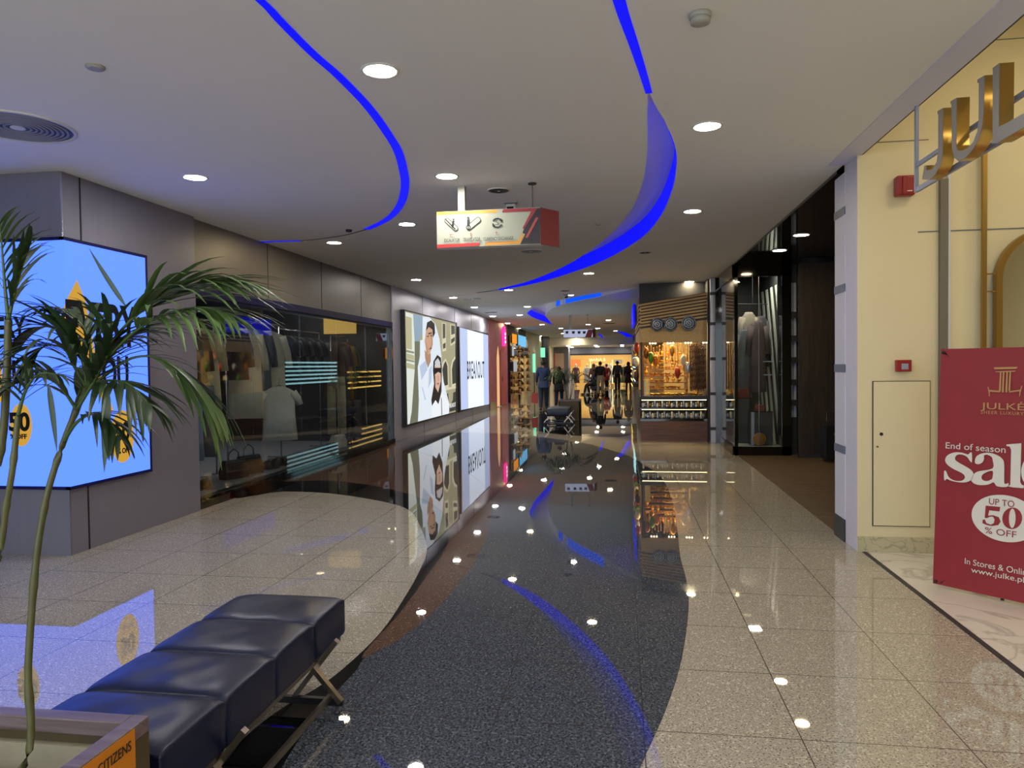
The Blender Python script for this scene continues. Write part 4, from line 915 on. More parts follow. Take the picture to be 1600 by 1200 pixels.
FR = [
 ([(135, 606), (160, 555), (205, 500), (262, 458), (320, 440), (365, 438)], 1.72, 1.62, 26, 0.27, 0.0105, 0.62, 0.42, 0.55, 'palm_leaf', 3),
 ([(135, 606), (168, 560), (215, 515), (262, 490), (312, 480), (352, 488)], 1.72, 1.58, 20, 0.23, 0.0095, 0.8, 0.45, 0.7, 'palm_leaf', 31),
 ([(128, 620), (160, 590), (205, 560), (250, 560), (295, 588), (335, 632)], 1.7, 1.78, 17, 0.24, 0.0115, 1.2, 0.5, 0.6, 'palm_leaf', 4),
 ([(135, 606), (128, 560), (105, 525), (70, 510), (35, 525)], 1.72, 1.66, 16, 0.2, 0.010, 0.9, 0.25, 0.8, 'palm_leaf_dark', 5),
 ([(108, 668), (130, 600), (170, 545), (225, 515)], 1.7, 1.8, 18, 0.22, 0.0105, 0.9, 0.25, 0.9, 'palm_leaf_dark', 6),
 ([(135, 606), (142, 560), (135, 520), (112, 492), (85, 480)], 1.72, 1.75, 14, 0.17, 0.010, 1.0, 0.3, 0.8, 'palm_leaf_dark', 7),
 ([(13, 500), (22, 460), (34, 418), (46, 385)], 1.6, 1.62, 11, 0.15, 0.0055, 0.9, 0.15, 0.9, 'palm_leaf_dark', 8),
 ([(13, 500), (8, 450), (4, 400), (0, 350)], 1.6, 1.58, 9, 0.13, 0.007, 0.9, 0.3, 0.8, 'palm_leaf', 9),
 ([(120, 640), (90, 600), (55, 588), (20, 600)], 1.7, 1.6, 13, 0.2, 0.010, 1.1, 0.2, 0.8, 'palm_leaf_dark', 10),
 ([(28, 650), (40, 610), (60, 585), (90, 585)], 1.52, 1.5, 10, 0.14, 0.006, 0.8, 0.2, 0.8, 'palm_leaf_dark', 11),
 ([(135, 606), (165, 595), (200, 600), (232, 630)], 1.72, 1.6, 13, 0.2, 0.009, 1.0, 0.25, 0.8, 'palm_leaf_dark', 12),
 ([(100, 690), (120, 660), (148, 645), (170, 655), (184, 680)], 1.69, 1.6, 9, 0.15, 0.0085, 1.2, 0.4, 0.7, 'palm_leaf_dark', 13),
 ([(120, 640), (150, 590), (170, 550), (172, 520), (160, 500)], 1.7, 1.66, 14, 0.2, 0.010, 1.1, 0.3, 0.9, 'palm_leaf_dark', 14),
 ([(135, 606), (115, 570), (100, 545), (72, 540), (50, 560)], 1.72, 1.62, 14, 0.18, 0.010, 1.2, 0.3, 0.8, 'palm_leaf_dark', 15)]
for pp_, *rest in FR: fr(pp_, *rest)
lv = ((165, 600, 1.62, (-0.05, 0, -1), 0.22, 0.016, 0.1), (75, 600, 1.6, (0.12, 0, -1), 0.17, 0.010, 0.1), (196, 478, 1.7, (-0.55, 0, 0.75), 0.18, 0.008, -0.2))
for x_, y_, d_, v_, l_, w_, dr_ in lv:
    b = MB(); blade(b, q_(x_, y_, d_) - V(pm.location), v_, l_, w_, dr_, (0, 1, 0)); ob('leaf', b, 'palm_leaf_dark', pm, True)

# ================================================================== CLOTHING SHOP CONTENTS (behind the left glass)
def ring(cx, cy, z, rx, ry, n=16, ph=0.0, wob=0.0):
    return [V((cx + rx * math.cos(2 * PI * k / n + ph) * (1 + wob * math.sin(5 * 2 * PI * k / n)), cy + ry * math.sin(2 * PI * k / n + ph) * (1 + wob * math.sin(5 * 2 * PI * k / n)), z)) for k in range(n)]
def cloth(name, col): return mat('cloth_' + name, col, 0.85, noise=0.12, nscale=18)
def hung_garment(kind, label, loc, rz, L, m, w_=0.42, group=None, sleeve=0.3, cat='garment'):
    """hangs from its hook at local z = 0"""
    t = thing(kind, label, cat, loc, rz, group)
    b = MB(); sh = -0.14
    b.loft([ring(0, 0, sh + 0.035, 0.07, 0.05), ring(0, 0, sh, w_ * 0.30, 0.055), ring(0, 0, sh - 0.05, w_ * 0.47, 0.06), ring(0, 0, sh - 0.2, w_ * 0.48, 0.065), ring(0, 0, sh - L * 0.5, w_ * 0.48, 0.06, wob=0.04), ring(0, 0, sh - L, w_ * 0.54, 0.07, wob=0.10)])
    ob('body', b, m, t, True)
    if sleeve:
        for s in (1, -1):
            ob('sleeve', MB().tube([(s * w_ * 0.42, 0, sh - 0.06), (s * w_ * 0.56, 0.0, sh - 0.06 - sleeve * 0.5), (s * w_ * 0.62, 0.02, sh - 0.06 - sleeve)], [0.065, 0.06, 0.055], 10), m, t, True)
    b = MB().tube([(-w_ * 0.4, 0, sh - 0.03), (0, 0, sh + 0.05), (w_ * 0.4, 0, sh - 0.03)], 0.006, 6).tube([(0, 0, sh + 0.05), (0, 0, -0.02), (0.02, 0, 0.0), (0.01, 0, 0.02)], 0.003, 6)
    ob('hanger', b, 'dark_grey', t, True); return t
def trousers(label, loc, rz, L, m, group=None):
    t = thing('trousers', label, 'trousers', loc, rz, group)
    b = MB().loft([ring(0, 0, -0.08, 0.16, 0.05), ring(0, 0, -0.3, 0.18, 0.06)])
    ob('waist', b, m, t, True)
    for s in (1, -1): ob('trouser_leg', MB().loft([ring(s * 0.085, 0, -0.26, 0.09, 0.055), ring(s * 0.095, 0, -0.6, 0.085, 0.05), ring(s * 0.1, 0, -L, 0.08, 0.045)]), m, t, True)
    ob('hanger', MB().tube([(-0.15, 0, -0.08), (0.15, 0, -0.08)], 0.006, 6).tube([(0, 0, -0.08), (0, 0, 0.0)], 0.003, 6), 'dark_grey', t); return t
cream = cloth('cream', '#cfc8b4'); sand = cloth('sand', '#b5a988'); pale = cloth('pale', '#9aa0a4'); gry = cloth('grey', '#5c6066'); navy = cloth('navy', '#1d2333'); blk = cloth('black', '#131317'); brn = cloth('brown', '#5a4636'); bl = cloth('blue', '#6d88a6'); wht = cloth('white', '#cfcdc6'); mus = cloth('mustard', '#a8772a'); plum = cloth('plum', '#57394a'); olive = cloth('olive', '#4e5140')
def rack(label, x, y0, y1, zt=2.1, m='silver'):
    t = thing('clothes_rack', label, 'clothes rack', (x, (y0 + y1) / 2, 0.03)); d = (y1 - y0) / 2
    ob('rail', MB().tube([(0, -d, zt), (0, d, zt)], 0.014), m, t, True)
    for s in (-1, 1):
        ob('upright', MB().tube([(0, s * d, 0.0), (0, s * d, zt)], 0.013), m, t, True)
        ob('foot', MB().bb(-0.25, 0.25, s * d - 0.015, s * d + 0.015, 0.0, 0.025), m, t)
    return t
rack('chrome clothes rack just inside the shop window next to the grey pillar', -5.75, 7.75, 9.6, 2.25)
rack('chrome clothes rack inside the shop window with the cream tunics', -5.75, 9.9, 11.6, 2.3)
rack('chrome clothes rack inside the window past the cream tunics', -5.9, 11.9, 13.6, 2.25)
rack('tall chrome clothes rack near the far end of the shop window', -5.7, 13.7, 14.6, 2.2)
GZ = 2.27
G_ = [('coat', 'long pale blue grey coat hanging next to the pillar edge behind the glass', 7.8, 1.35, pale, 0.5, 0.55), ('t_shirt', 'dark t shirt hanging beside the pale blue grey coat', 8.15, 0.62, blk, 0.46, 0.2), ('shirt', 'pale blue shirt hanging between two dark shirts', 8.42, 0.66, bl, 0.44, 0.3), ('t_shirt', 'charcoal t shirt right after the pale blue shirt', 8.68, 0.64, navy, 0.44, 0.22), ('jacket', 'brown jacket hanging in the first rack of the shop window', 8.95, 0.72, brn, 0.46, 0.5), ('tunic', 'long sand coloured tunic at the end of the first rack', 9.3, 1.25, sand, 0.46, 0.5)]
for k, lab, y, L, m, w_, sl in G_: hung_garment(k, lab, (-5.75, y, GZ), 0.5, L, m.name, w_, None, sl)
G2 = [('jacket', 'dark navy jacket on the second rack before the cream tunics', 10.05, 0.75, navy, 0.46, 0.5), ('tunic', 'long cream tunic with a chest pocket on the second rack', 10.45, 1.35, cream, 0.5, 0.55), ('tunic', 'grey tunic squeezed between the two cream tunics', 10.82, 1.3, gry, 0.44, 0.5), ('tunic', 'long sand cream tunic with a red button line, largest on the second rack', 11.2, 1.4, cream, 0.54, 0.5)]
for k, lab, y, L, m, w_, sl in G2: hung_garment(k, lab, (-5.75, y, GZ + 0.05), 0.45, L, m.name, w_, None, sl)
hung_garment('t_shirt', 'wide white t shirt hanging low in front of the cream tunics', (-5.35, 10.75, 1.42), 0.35, 0.82, wht.name, 0.5, None, 0.2)
trousers('pale blue trousers hanging low under the dark shirts', (-5.6, 8.7, 1.45), 0.5, 1.05, bl.name); trousers('grey trousers hanging low beside the pale blue trousers', (-5.65, 9.1, 1.45), 0.5, 1.05, gry.name)
for i in range(12):
    hung_garment('shirt', 'dark shirt in a tight row on the third rack of the shop window', (-5.9, 11.98 + i * 0.13, GZ), 0.2, 0.62, [navy, blk, gry][i % 3].name, 0.42, 'dark shirts on the third rack', 0.25)
trousers('beige trousers hanging near the far end of the shop window', (-5.5, 13.45, 1.5), 0.4, 1.2, sand.name); trousers('dark trousers hanging near the far end of the shop window', (-5.55, 13.8, 1.5), 0.4, 1.15, navy.name)
for i, (m, n_) in enumerate(((brn, 'brown'), (plum, 'plum'), (mus, 'mustard'), (olive, 'olive'))):
    hung_garment('dress', 'long %s dress on the tall rack at the far end of the window' % n_, (-5.7, 13.85 + i * 0.2, 2.22), 0.4, 1.15, m.name, 0.44, None, 0.4)
# wall stock on the back wall
for i in range(9):
    hung_garment('shirt', 'folded out shirt on the dark back wall of the clothing shop', (-9.05, 8.2 + i * 0.7, 2.1), PI / 2, 0.7, [gry, pale, brn, blk, sand][i % 5].name, 0.45, 'shirts on the shop back wall', 0.25)
plat = thing('display_plinth', 'low grey plinth running along inside the shop window', 'plinth', (-5.3, 11.1, 0.03))
ob('top', MB().bb(-0.35, 0.35, -3.4, 3.5, 0.06, 0.085, 0.004), 'mid_grey', plat); ob('base', MB().bb(-0.3, 0.3, -3.35, 3.45, 0, 0.06), 'dark_grey', plat)
def shoe_mesh(L=0.27):
    b = MB(); rs = []
    for i, (y, w_, h_, zc) in enumerate(((-0.13, 0.028, 0.055, 0.05), (-0.1, 0.036, 0.085, 0.06), (-0.03, 0.038, 0.075, 0.055), (0.05, 0.045, 0.045, 0.04), (0.1, 0.042, 0.032, 0.03), (0.135, 0.025, 0.02, 0.024))):
        rs.append([V((w_ * math.cos(2 * PI * k / 12), y * L / 0.27, max(0.004, zc + h_ * math.sin(2 * PI * k / 12)))) for k in range(12)])
    return b.loft(rs).mesh('upper', True)
shoe_me = shoe_mesh(); 
def shoe(label, loc, rz, m, group=None):
    t = thing('shoe', label, 'shoe', loc, rz, group); o = bpy.data.objects.new('upper', shoe_me.copy()); o.data.materials.append(MATS[m]); COL.objects.link(o); o.parent = t
    ob('sole', MB().bb(-0.042, 0.042, -0.135, 0.13, 0.0, 0.016, 0.006), 'dark_grey', t); return t
for i, (y, lab) in enumerate(((7.85, 'next to the grey pillar'), (8.15, 'beside the first pair'), (9.95, 'below the white t shirt'), (10.25, 'below the cream tunics'), (12.2, 'below the dark shirt row'), (13.2, 'near the far window end'))):
    for s in (0, 1): shoe('dark shoe of a pair on the window plinth %s' % lab, (-5.2 + 0.04 * s, y + 0.13 * s, 0.116), 1.2, 'leather_black', 'pair of shoes ' + lab)
def handbag(label, loc, rz, m, s=1.0, hm=None):
    t = thing('handbag', label, 'handbag', loc, rz); b = MB()
    b.loft([[V((x * 0.17 * s, y * 0.07 * s, 0.0)) for x, y in ((-1, -1), (1, -1), (1, 1), (-1, 1))], [V((x * 0.18 * s, y * 0.075 * s, 0.1 * s)) for x, y in ((-1, -1), (1, -1), (1, 1), (-1, 1))], [V((x * 0.15 * s, y * 0.03 * s, 0.24 * s)) for x, y in ((-1, -1), (1, -1), (1, 1), (-1, 1))]])
    ob('body', b, m, t); ob('handle', MB().tube([(-0.08 * s, 0, 0.235 * s), (-0.07 * s, 0, 0.33 * s), (0, 0, 0.38 * s), (0.07 * s, 0, 0.33 * s), (0.08 * s, 0, 0.235 * s)], 0.008 * s, 8), hm or m, t, True)
    ob('flap', MB().bb(-0.13 * s, 0.13 * s, -0.078 * s, -0.06 * s, 0.12 * s, 0.22 * s, 0.005), m, t); return t
handbag('black handbag on the window plinth under the grey trousers', (-5.2, 9.1, 0.116), 1.2, 'leather_black', 1.05); handbag('second black handbag on the plinth closer to the white t shirt', (-5.2, 9.5, 0.116), 1.2, 'leather_black', 1.1); handbag('beige handbag on the plinth below the beige trousers', (-5.2, 12.75, 0.116), 1.3, cream.name, 1.0, 'leather_black')
emit('shop_tube', '#dfeaff', 6.0); emit('shop_yellow', '#e3b45a', 0.8)
t = thing('tube_light', 'long white tube light on the ceiling inside the clothing shop', 'tube light', (-8.4, 11.5, H - 0.12)); ob('tube', MB().tube([(0, -2.5, 0), (0, 2.5, 0)], 0.02), 'shop_tube', t); ob('mount', MB().bb(-0.03, 0.03, -2.6, 2.6, 0.02, 0.1), 'white_plastic', t)
q0, q1 = YP(506, 522, 14.64), YP(556, 494, 14.64)
t = thing('wall_panel', 'glowing yellow panel high on the end wall of the clothing shop', 'lit panel', ((q0.x + q1.x) / 2, 14.66, (q0.z + q1.z) / 2)); a2 = (q1.x - q0.x) / 2; c2_ = (q1.z - q0.z) / 2
ob('light_face', MB().bb(-a2, a2, -0.02, 0, -c2_, c2_), 'shop_yellow', t); ob('mount', MB().bb(-a2 + 0.05, a2 - 0.05, 0, 0.03, -c2_ + 0.05, c2_ - 0.05), 'dark_grey', t)
for i, (y, x) in enumerate(((8.4, -6.4), (9.9, -6.4), (11.4, -6.4), (12.9, -6.4), (14.2, -6.4))):
    t = thing('ceiling_lamp', 'small white lamp in the clothing shop ceiling behind the window glass', 'ceiling lamp', (x, y, H), 0, 'clothing shop ceiling lamps'); ob('diffuser', MB().cyl((0, 0, -0.003), 0.08, 0.004, 20), 'lamp_white', t)

# ================================================================== SOUVENIR STALL
KX0, KX1, KY = 0.40, 1.745, 15.2
ks = thing('souvenir_stall', 'warm lit souvenir stall with a slatted wooden fascia beside the black shop', 'stall', (0, 0, 0))
ob('base_panel', MB().bb(KX0, KX1, KY, KY + 0.9, 0.0, 0.42).bb(KX0, KX0 + 0.5, KY + 0.9, 19.15, 0.0, 0.42), 'wood_counter', ks)
ob('display_case', MB().bb(KX0, KX1, KY + 0.06, KY + 0.5, 0.42, 0.45).bb(KX0, KX1, KY + 0.06, KY + 0.5, 0.655, 0.675).bb(KX0, KX1, KY + 0.5, KY + 0.52, 0.42, 0.86), 'black_matte', ks)
ob('case_trim', MB().bb(KX0 - 0.01, KX1, KY - 0.012, KY + 0.01, 0.41, 0.455).bb(KX0 - 0.01, KX1, KY - 0.012, KY + 0.01, 0.65, 0.682), 'black_gloss', ks)
ob('counter_top', MB().bb(KX0 - 0.02, KX1, KY - 0.02, KY + 0.75, 0.85, 0.925, 0.006).bb(KX0 - 0.02, KX0 + 0.5, KY + 0.75, 19.15, 0.85, 0.925), 'dark_grey', ks)
ob('side_case', MB().bb(KX0 + 0.05, KX0 + 0.45, KY + 0.9, 19.15, 0.42, 0.85), 'black_matte', ks)
b = MB(); ns = 8
for i in range(ns):
    f = i / (ns - 1); zl = 2.36 + (2.79 - 2.36) * f; zr = 2.53 + (2.99 - 2.53) * f
    b.loft([[V((KX0, KY + 0.02, zl)), V((KX0, KY - 0.03, zl)), V((KX0, KY - 0.03, zl + 0.034)), V((KX0, KY + 0.02, zl + 0.034))], [V((KX1, KY + 0.02, zr)), V((KX1, KY - 0.03, zr)), V((KX1, KY - 0.03, zr + 0.036)), V((KX1, KY + 0.02, zr + 0.036))]])
for i in range(6):
    b.bb(KX0 - 0.03, KX0 + 0.02, KY, 19.15, 2.36 + i * 0.086, 2.395 + i * 0.086)
ob('slat_fascia', b, 'slat_wood', ks)
ob('fascia_back', MB().loft([[V((KX0, KY + 0.02, 2.3)), V((KX0, KY + 0.06, 2.3)), V((KX0, KY + 0.06, 2.84)), V((KX0, KY + 0.02, 2.84))], [V((KX1, KY + 0.02, 2.45)), V((KX1, KY + 0.06, 2.45)), V((KX1, KY + 0.06, 3.04)), V((KX1, KY + 0.02, 3.04))]]).bb(KX0, KX0 + 0.04, KY + 0.05, 19.15, 2.3, 2.84), 'wood_dark', ks)
ob('stone_band', MB().loft([[V((KX0, KY - 0.01, 2.04)), V((KX0, KY + 0.05, 2.04)), V((KX0, KY + 0.05, 2.32)), V((KX0, KY - 0.01, 2.32))], [V((KX1, KY - 0.01, 2.02)), V((KX1, KY + 0.05, 2.02)), V((KX1, KY + 0.05, 2.48)), V((KX1, KY - 0.01, 2.48))]]).bb(KX0 - 0.01, KX0 + 0.04, KY + 0.05, 19.15, 2.04, 2.32), 'stone_band', ks)
ob('roof_panel', MB().bb(KX0, KX1, KY + 0.05, 19.15, 2.5, 2.55), 'dark_grey', ks)
ob('soffit_fascia', MB().bb(KX0, KX1, KY + 0.5, KY + 0.55, 2.55, H - 0.004), 'dark_grey', ks)
emit('case_led', '#ffe6b0', 5.0)
ob('case_light', MB().bb(KX0 + 0.02, KX1 - 0.02, KY + 0.02, KY + 0.035, 0.835, 0.848).bb(KX0 + 0.02, KX1 - 0.02, KY + 0.02, KY + 0.035, 0.642, 0.652), 'case_led', ks)
ob('corner_post', MB().bb(KX0, KX0 + 0.04, KY + 0.0, KY + 0.04, 0.92, 2.05), 'dark_grey', ks)
mat('pale_back', '#8f7c56', 0.5, noise=0.5, nscale=30)
ob('back_panel', MB().bb(KX0 + 0.6, KX1, 17.5, 17.55, 0.0, 2.5), 'pale_back', ks)
emit('spot_warm', (1.0, 0.78, 0.42, 1), 14.0)
for i in range(4):
    t = thing('spot_lamp', 'cluster of three tiny warm spot lamps under the stall fascia', 'spot lamps', (KX0 + 0.2 + i * 0.36, KY + 0.1, 2.03), 0, 'spot lamp clusters of the stall')
    for j in range(3): ob('lamp', MB().ball((j * 0.055, 0, -0.012), 0.017, 8, 6), 'spot_warm', t)
    ob('mount', MB().bb(-0.03, 0.14, -0.02, 0.02, 0.0, 0.012), 'dark_grey', t)
# plates on the stone band
def plate_mat():
    m = mat('plate_pattern', '#c9cfd6', 0.3); nt = m.node_tree; b_ = nt.nodes['Principled BSDF']
    tc = N(nt, 'ShaderNodeTexCoord'); wv = N(nt, 'ShaderNodeTexWave'); wv.wave_type = 'RINGS'; wv.rings_direction = 'Y'; wv.inputs['Scale'].default_value = 7.0; wv.inputs['Distortion'].default_value = 5.0; wv.inputs['Detail Scale'].default_value = 9
    nt.links.new(tc.outputs['Object'], wv.inputs['Vector']); st = math_n(nt, 'GREATER_THAN', wv.outputs['Fac'], 0.5)
    nt.links.new(mixc(nt, st, C('#c4ccd4'), C('#2f4068')), b_.inputs['Base Color'])
plate_mat()
for px, py, r, lab in ((1027, 507, 0.137, 'blue patterned plate nearest the stall corner on the stone band'), (1047.5, 506.5, 0.14, 'blue and white plate in the middle of the three on the stone band'), (1076, 505, 0.146, 'blue and white plate nearest the black shop on the stone band')):
    p = YP(px, py, KY - 0.04); t = thing('decorative_plate', lab, 'plate', p)
    ob('dish', MB().lathe([(r, -0.03), (r * 0.97, -0.022), (r * 0.6, 0.008), (0.002, 0.01)], seg=40, axis='Y'), 'plate_pattern', t, True); ob('rim', MB().lathe([(r * 1.0, -0.034), (r * 1.03, -0.03), (r * 0.97, -0.022)], seg=40, axis='Y', cap=False), 'navy_trim', t, True)
# goods: shapes made once, then copied
mat('brass', '#d09a3c', 0.35, 0.7); mat('copper', '#9a5a2a', 0.35, 0.8); mat('silver_old', '#b9bdc6', 0.35, 0.6); mat('bead_brown', '#4a2216', 0.4); mat('bead_gold', '#b98a3a', 0.4); mat('carved_box', '#8a5f2c', 0.5, noise=0.4, nscale=50); mat('red_paint', '#a8311f', 0.4); mat('orange_paint', '#d8760f', 0.45); mat('green_paint', '#5d8a20', 0.45); mat('white_shell', '#d6cbb0', 0.5)
rg = random.Random(11)
def bowl(m): 
    t = thing('brass_bowl', 'brass bowl on a shelf inside the warm souvenir stall', 'bowl', (0, 0, -9), 0, 'brass bowls in the stall')
    ob('bowl', MB().lathe([(0.03, 0), (0.035, 0.006), (0.02, 0.015), (0.055, 0.035), (0.085, 0.07), (0.09, 0.072), (0.05, 0.035), (0.0, 0.022)], seg=16, cap=False), m, t, True); ob('foot_ring', MB().lathe([(0.034, 0), (0.036, 0.004), (0.03, 0.01)], seg=16), m, t); return t
def vase(m):
    t = thing('brass_vase', 'slim brass vase on a shelf inside the souvenir stall', 'vase', (0, 0, -9), 0, 'brass vases in the stall')
    ob('body', MB().lathe([(0.03, 0), (0.035, 0.01), (0.02, 0.02), (0.055, 0.07), (0.05, 0.11), (0.02, 0.15), (0.018, 0.18), (0.03, 0.2)], seg=16), m, t, True); ob('neck_ring', MB().lathe([(0.022, 0.155), (0.027, 0.16), (0.022, 0.165)], seg=14), 'copper', t, True); return t
def cbox(m):
    t = thing('carved_box', 'small carved wooden box inside the souvenir stall', 'box', (0, 0, -9), 0, 'carved boxes in the stall')
    ob('body', MB().bb(-0.07, 0.07, -0.05, 0.05, 0, 0.07, 0.004), m, t); ob('lid', MB().bb(-0.074, 0.074, -0.054, 0.054, 0.071, 0.09, 0.006), m, t); ob('clasp', MB().bb(-0.01, 0.01, -0.058, -0.05, 0.055, 0.08), 'brass', t); return t
protos = [bowl('brass'), vase('brass'), cbox('carved_box')]
shelves = [(1.06, 15.72), (1.20, 15.8), (1.34, 15.88), (1.48, 15.96), (1.62, 16.04), (1.78, 16.12)]
sb = MB()
for z, y in shelves: sb.bb(KX0 + 0.06, KX1 - 0.35, y - 0.09, y + 0.12, z - 0.02, z)
sb.bb(KX0 + 0.06, KX0 + 0.09, 15.66, 16.24, 0.925, 1.78).bb(KX1 - 0.38, KX1 - 0.35, 15.66, 16.24, 0.925, 1.78)
ob('goods_rack', sb, 'carved_box', ks)
first = [True] * 3
def put(i, loc, rz=0.0, sc=1.0):
    if first[i]: o = protos[i]; first[i] = False; o.location = loc; o.rotation_euler = (0, 0, rz); o.scale = (sc,) * 3
    else: o = dup(protos[i], loc, rz, scale=(sc,) * 3)
    return o
for z, y in [(0.925, 15.32), (0.925, 15.52)] + shelves:
    x = KX0 + 0.14
    while x < (KX1 - 0.08 if z < 1 else KX1 - 0.42):
        put(rg.choice((0, 0, 1, 2)), (x, y + rg.uniform(-0.02, 0.03), z + 0.001), rg.uniform(-0.4, 0.4), rg.uniform(0.62, 0.8)); x += rg.uniform(0.105, 0.13)
t = thing('lattice_lamp', 'pale square lantern with a key pattern on the stall corner', 'lantern', (KX0 + 0.13, KY + 0.08, 0.926)); p_ = 0.055
ob('body', MB().bb(-p_, p_, -p_, p_, 0, 0.33), 'white_shell', t); b = MB()
for z in (0.02, 0.1, 0.18, 0.26): b.bb(-p_ + 0.01, p_ - 0.01, -p_ - 0.003, -p_ + 0.002, z, z + 0.012); b.bb(-p_ + 0.01 + (0.03 if int(z * 50) % 2 else 0), -p_ + 0.022 + (0.06 if int(z * 50) % 2 else 0), -p_ - 0.003, -p_, z, z + 0.08)
ob('key_pattern', b, 'brass', t); ob('cap', MB().bb(-p_ - 0.01, p_ + 0.01, -p_ - 0.01, p_ + 0.01, 0.33, 0.345), 'brass', t)
def strand(L, m, r=0.013):
    b = MB(); n = int(L / (r * 1.9))
    for i in range(n): b.ball((0, 0, -i * r * 1.9), r * (1.0 if i % 5 else 1.3), 6, 4)
    return b.mesh('beads', True)
sA, sB = strand(0.95, 'bead_brown'), strand(0.4, 'bead_gold', 0.012)
def strand_thing(me_, m, label, group, loc):
    o = bpy.data.objects.new('bead_strand', me_.copy() if not me_.materials else me_); COL.objects.link(o)
    if not o.data.materials: o.data.materials.append(MATS[m])
    o.location = loc; return tag(o, label, 'bead strand', group)
for i in range(21): strand_thing(sA, 'bead_brown', 'long dark brown bead strand hanging at the black shop end of the stall', 'dark brown bead strands', (KX1 - 0.03 - (i % 7) * 0.045 - (i // 7) * 0.015, KY + 0.05 + (i // 7) * 0.06, 2.0 - rg.uniform(0, 0.06)))
for i in range(16): strand_thing(sB, 'bead_gold', 'short golden bead strand hanging under the stall fascia', 'short golden bead strands', (KX0 + 0.1 + i * 0.062, KY + 0.16 + rg.uniform(0, 0.25), 2.0 - rg.uniform(0, 0.08)))
# hanging ornaments: cloth lanterns in colours
for i, (x, z, m, c) in enumerate(((0.52, 1.82, 'copper', 'copper'), (0.62, 1.72, 'green_paint', 'green'), (0.72, 1.66, 'orange_paint', 'orange'), (1.05, 1.86, 'brass', 'yellow brass'), (1.16, 1.4, 'red_paint', 'red and white'), (1.28, 1.66, 'white_shell', 'cream'), (1.37, 1.5, 'silver_old', 'silver'))):
    t = thing('hanging_lantern', '%s hanging ornament in the front opening of the souvenir stall' % c, 'hanging ornament', (x, KY + 0.14, z))
    ob('body', MB().lathe([(0.012, 0.12), (0.045, 0.09), (0.06, 0.03), (0.05, -0.05), (0.03, -0.1), (0.008, -0.12)], seg=14), m, t, True); ob('tassel', MB().lathe([(0.006, -0.12), (0.016, -0.15), (0.02, -0.22)], seg=8), 'bead_gold', t); ob('cord', MB().cyl((0, 0, 0.12 + (2.02 - z - 0.12) / 2), 0.003, 2.02 - z - 0.12, 6), 'dark_grey', t)
# silver trinkets in the two case shelves
for k, z in enumerate((0.451, 0.676)):
    for i in range(26):
        x = KX0 + 0.05 + i * 0.049; kind = (i * 7 + k) % 3
        b = MB()
        if kind == 0: b.lathe([(0.02, 0), (0.022, 0.03), (0.012, 0.05), (0.018, 0.09), (0.004, 0.11)], seg=10)
        elif kind == 1: b.lathe([(0.022, 0.0), (0.024, 0.06), (0.02, 0.065), (0.006, 0.085)], seg=10)
        else: b.ball((0, 0, 0.028), (0.023, 0.02, 0.028), 8, 6).ball((0, 0, 0.07), 0.016, 8, 6)
        o = ob('silver_trinket', b, 'silver_old' if (i * 5 + k) % 4 else ('brass' if k else 'white_shell'), None, True); o.location = (x, KY + 0.12 + 0.08 * (i % 2), z); o.scale = (1.35, 1.35, 1.4)
        tag(o, 'small silver trinket on the %s shelf of the stall display case' % ('upper' if k else 'lower'), 'trinket', 'silver trinkets on the %s case shelf' % ('upper' if k else 'lower'))
# goods hung on the side of the stall facing the mall
mcol = ['red_paint', 'white_shell', 'bead_brown', 'silver_old', 'green_paint', 'bead_gold', 'orange_paint']
for i in range(18):
    y = KY + 0.25 + i * 0.21; z = 1.95 - (i % 3) * 0.3
    b = MB().lathe([(0.01, 0.1), (0.05, 0.06), (0.055, -0.04), (0.02, -0.12)], seg=10); o = ob('hanging_trinket', b, mcol[i % 7], None, True); o.location = (KX0 - 0.07, y, z)
    tag(o, 'small coloured trinket hanging along the mall side of the souvenir stall', 'trinket', 'trinkets on the stall side')
t = thing('sign_band', 'blue lit sign band on the side of the souvenir block facing the mall', 'lit sign', (KX0 - 0.09, 18.2, 2.76)); ob('light_face', MB().bb(-0.02, 0.02, -1.35, 1.35, -0.22, 0.22), 'blue_led', t); ob('mount', MB().bb(0.02, 0.05, -1.3, 1.3, -0.2, 0.2), 'dark_grey', t)

# lit shelf walls along the row beyond the stall
emit('shelf_cool', '#a9e2ea', 2.2); emit('shelf_warm', '#f2c35e', 2.4)
def lit_shelf(label, x, y0, y1, z0, z1, n, em_, stock, gm):
    t = thing('lit_shelf', label, 'shelf unit', (x, (y0 + y1) / 2, 0)); d = (y1 - y0) / 2
    ob('back', MB().bb(0.2, 0.24, -d, d, 0.0, 2.4), 'dark_grey', t)
    for i in range(n):
        z = z0 + (z1 - z0) * i / (n - 1); s = ob('shelf', MB().bb(-0.1, 0.2, -d, d, z, z + 0.025), 'dark_grey', t); ob('light_strip', MB().bb(-0.105, -0.1, -d, d, z - 0.01, z + 0.045), em_, s)
    return t
lit_shelf('shelf wall with cool white edge lights just beyond the souvenir stall', 0.5, 20.6, 24.6, 1.1, 1.75, 6, 'shelf_cool', None, None)
lit_shelf('shelf wall with golden edge lights beyond the cool lit shelves', 0.5, 25.6, 29.4, 0.8, 1.4, 4, 'shelf_warm', None, None)
emit('sign_orange_lit', '#ff9a10', 1.0); emit('sign_sky_lit', '#7fb2ff', 0.9)
t = thing('lit_sign', 'orange lit sign above the row beyond the souvenir stall', 'lit sign', (0.66, 31.6, 2.2)); ob('light_face', MB().bb(-0.05, 0, -0.8, 0.8, -0.25, 0.25), 'sign_orange_lit', t); ob('mount', MB().bb(0, 0.09, -0.7, 0.7, -0.2, 0.2), 'dark_grey', t)

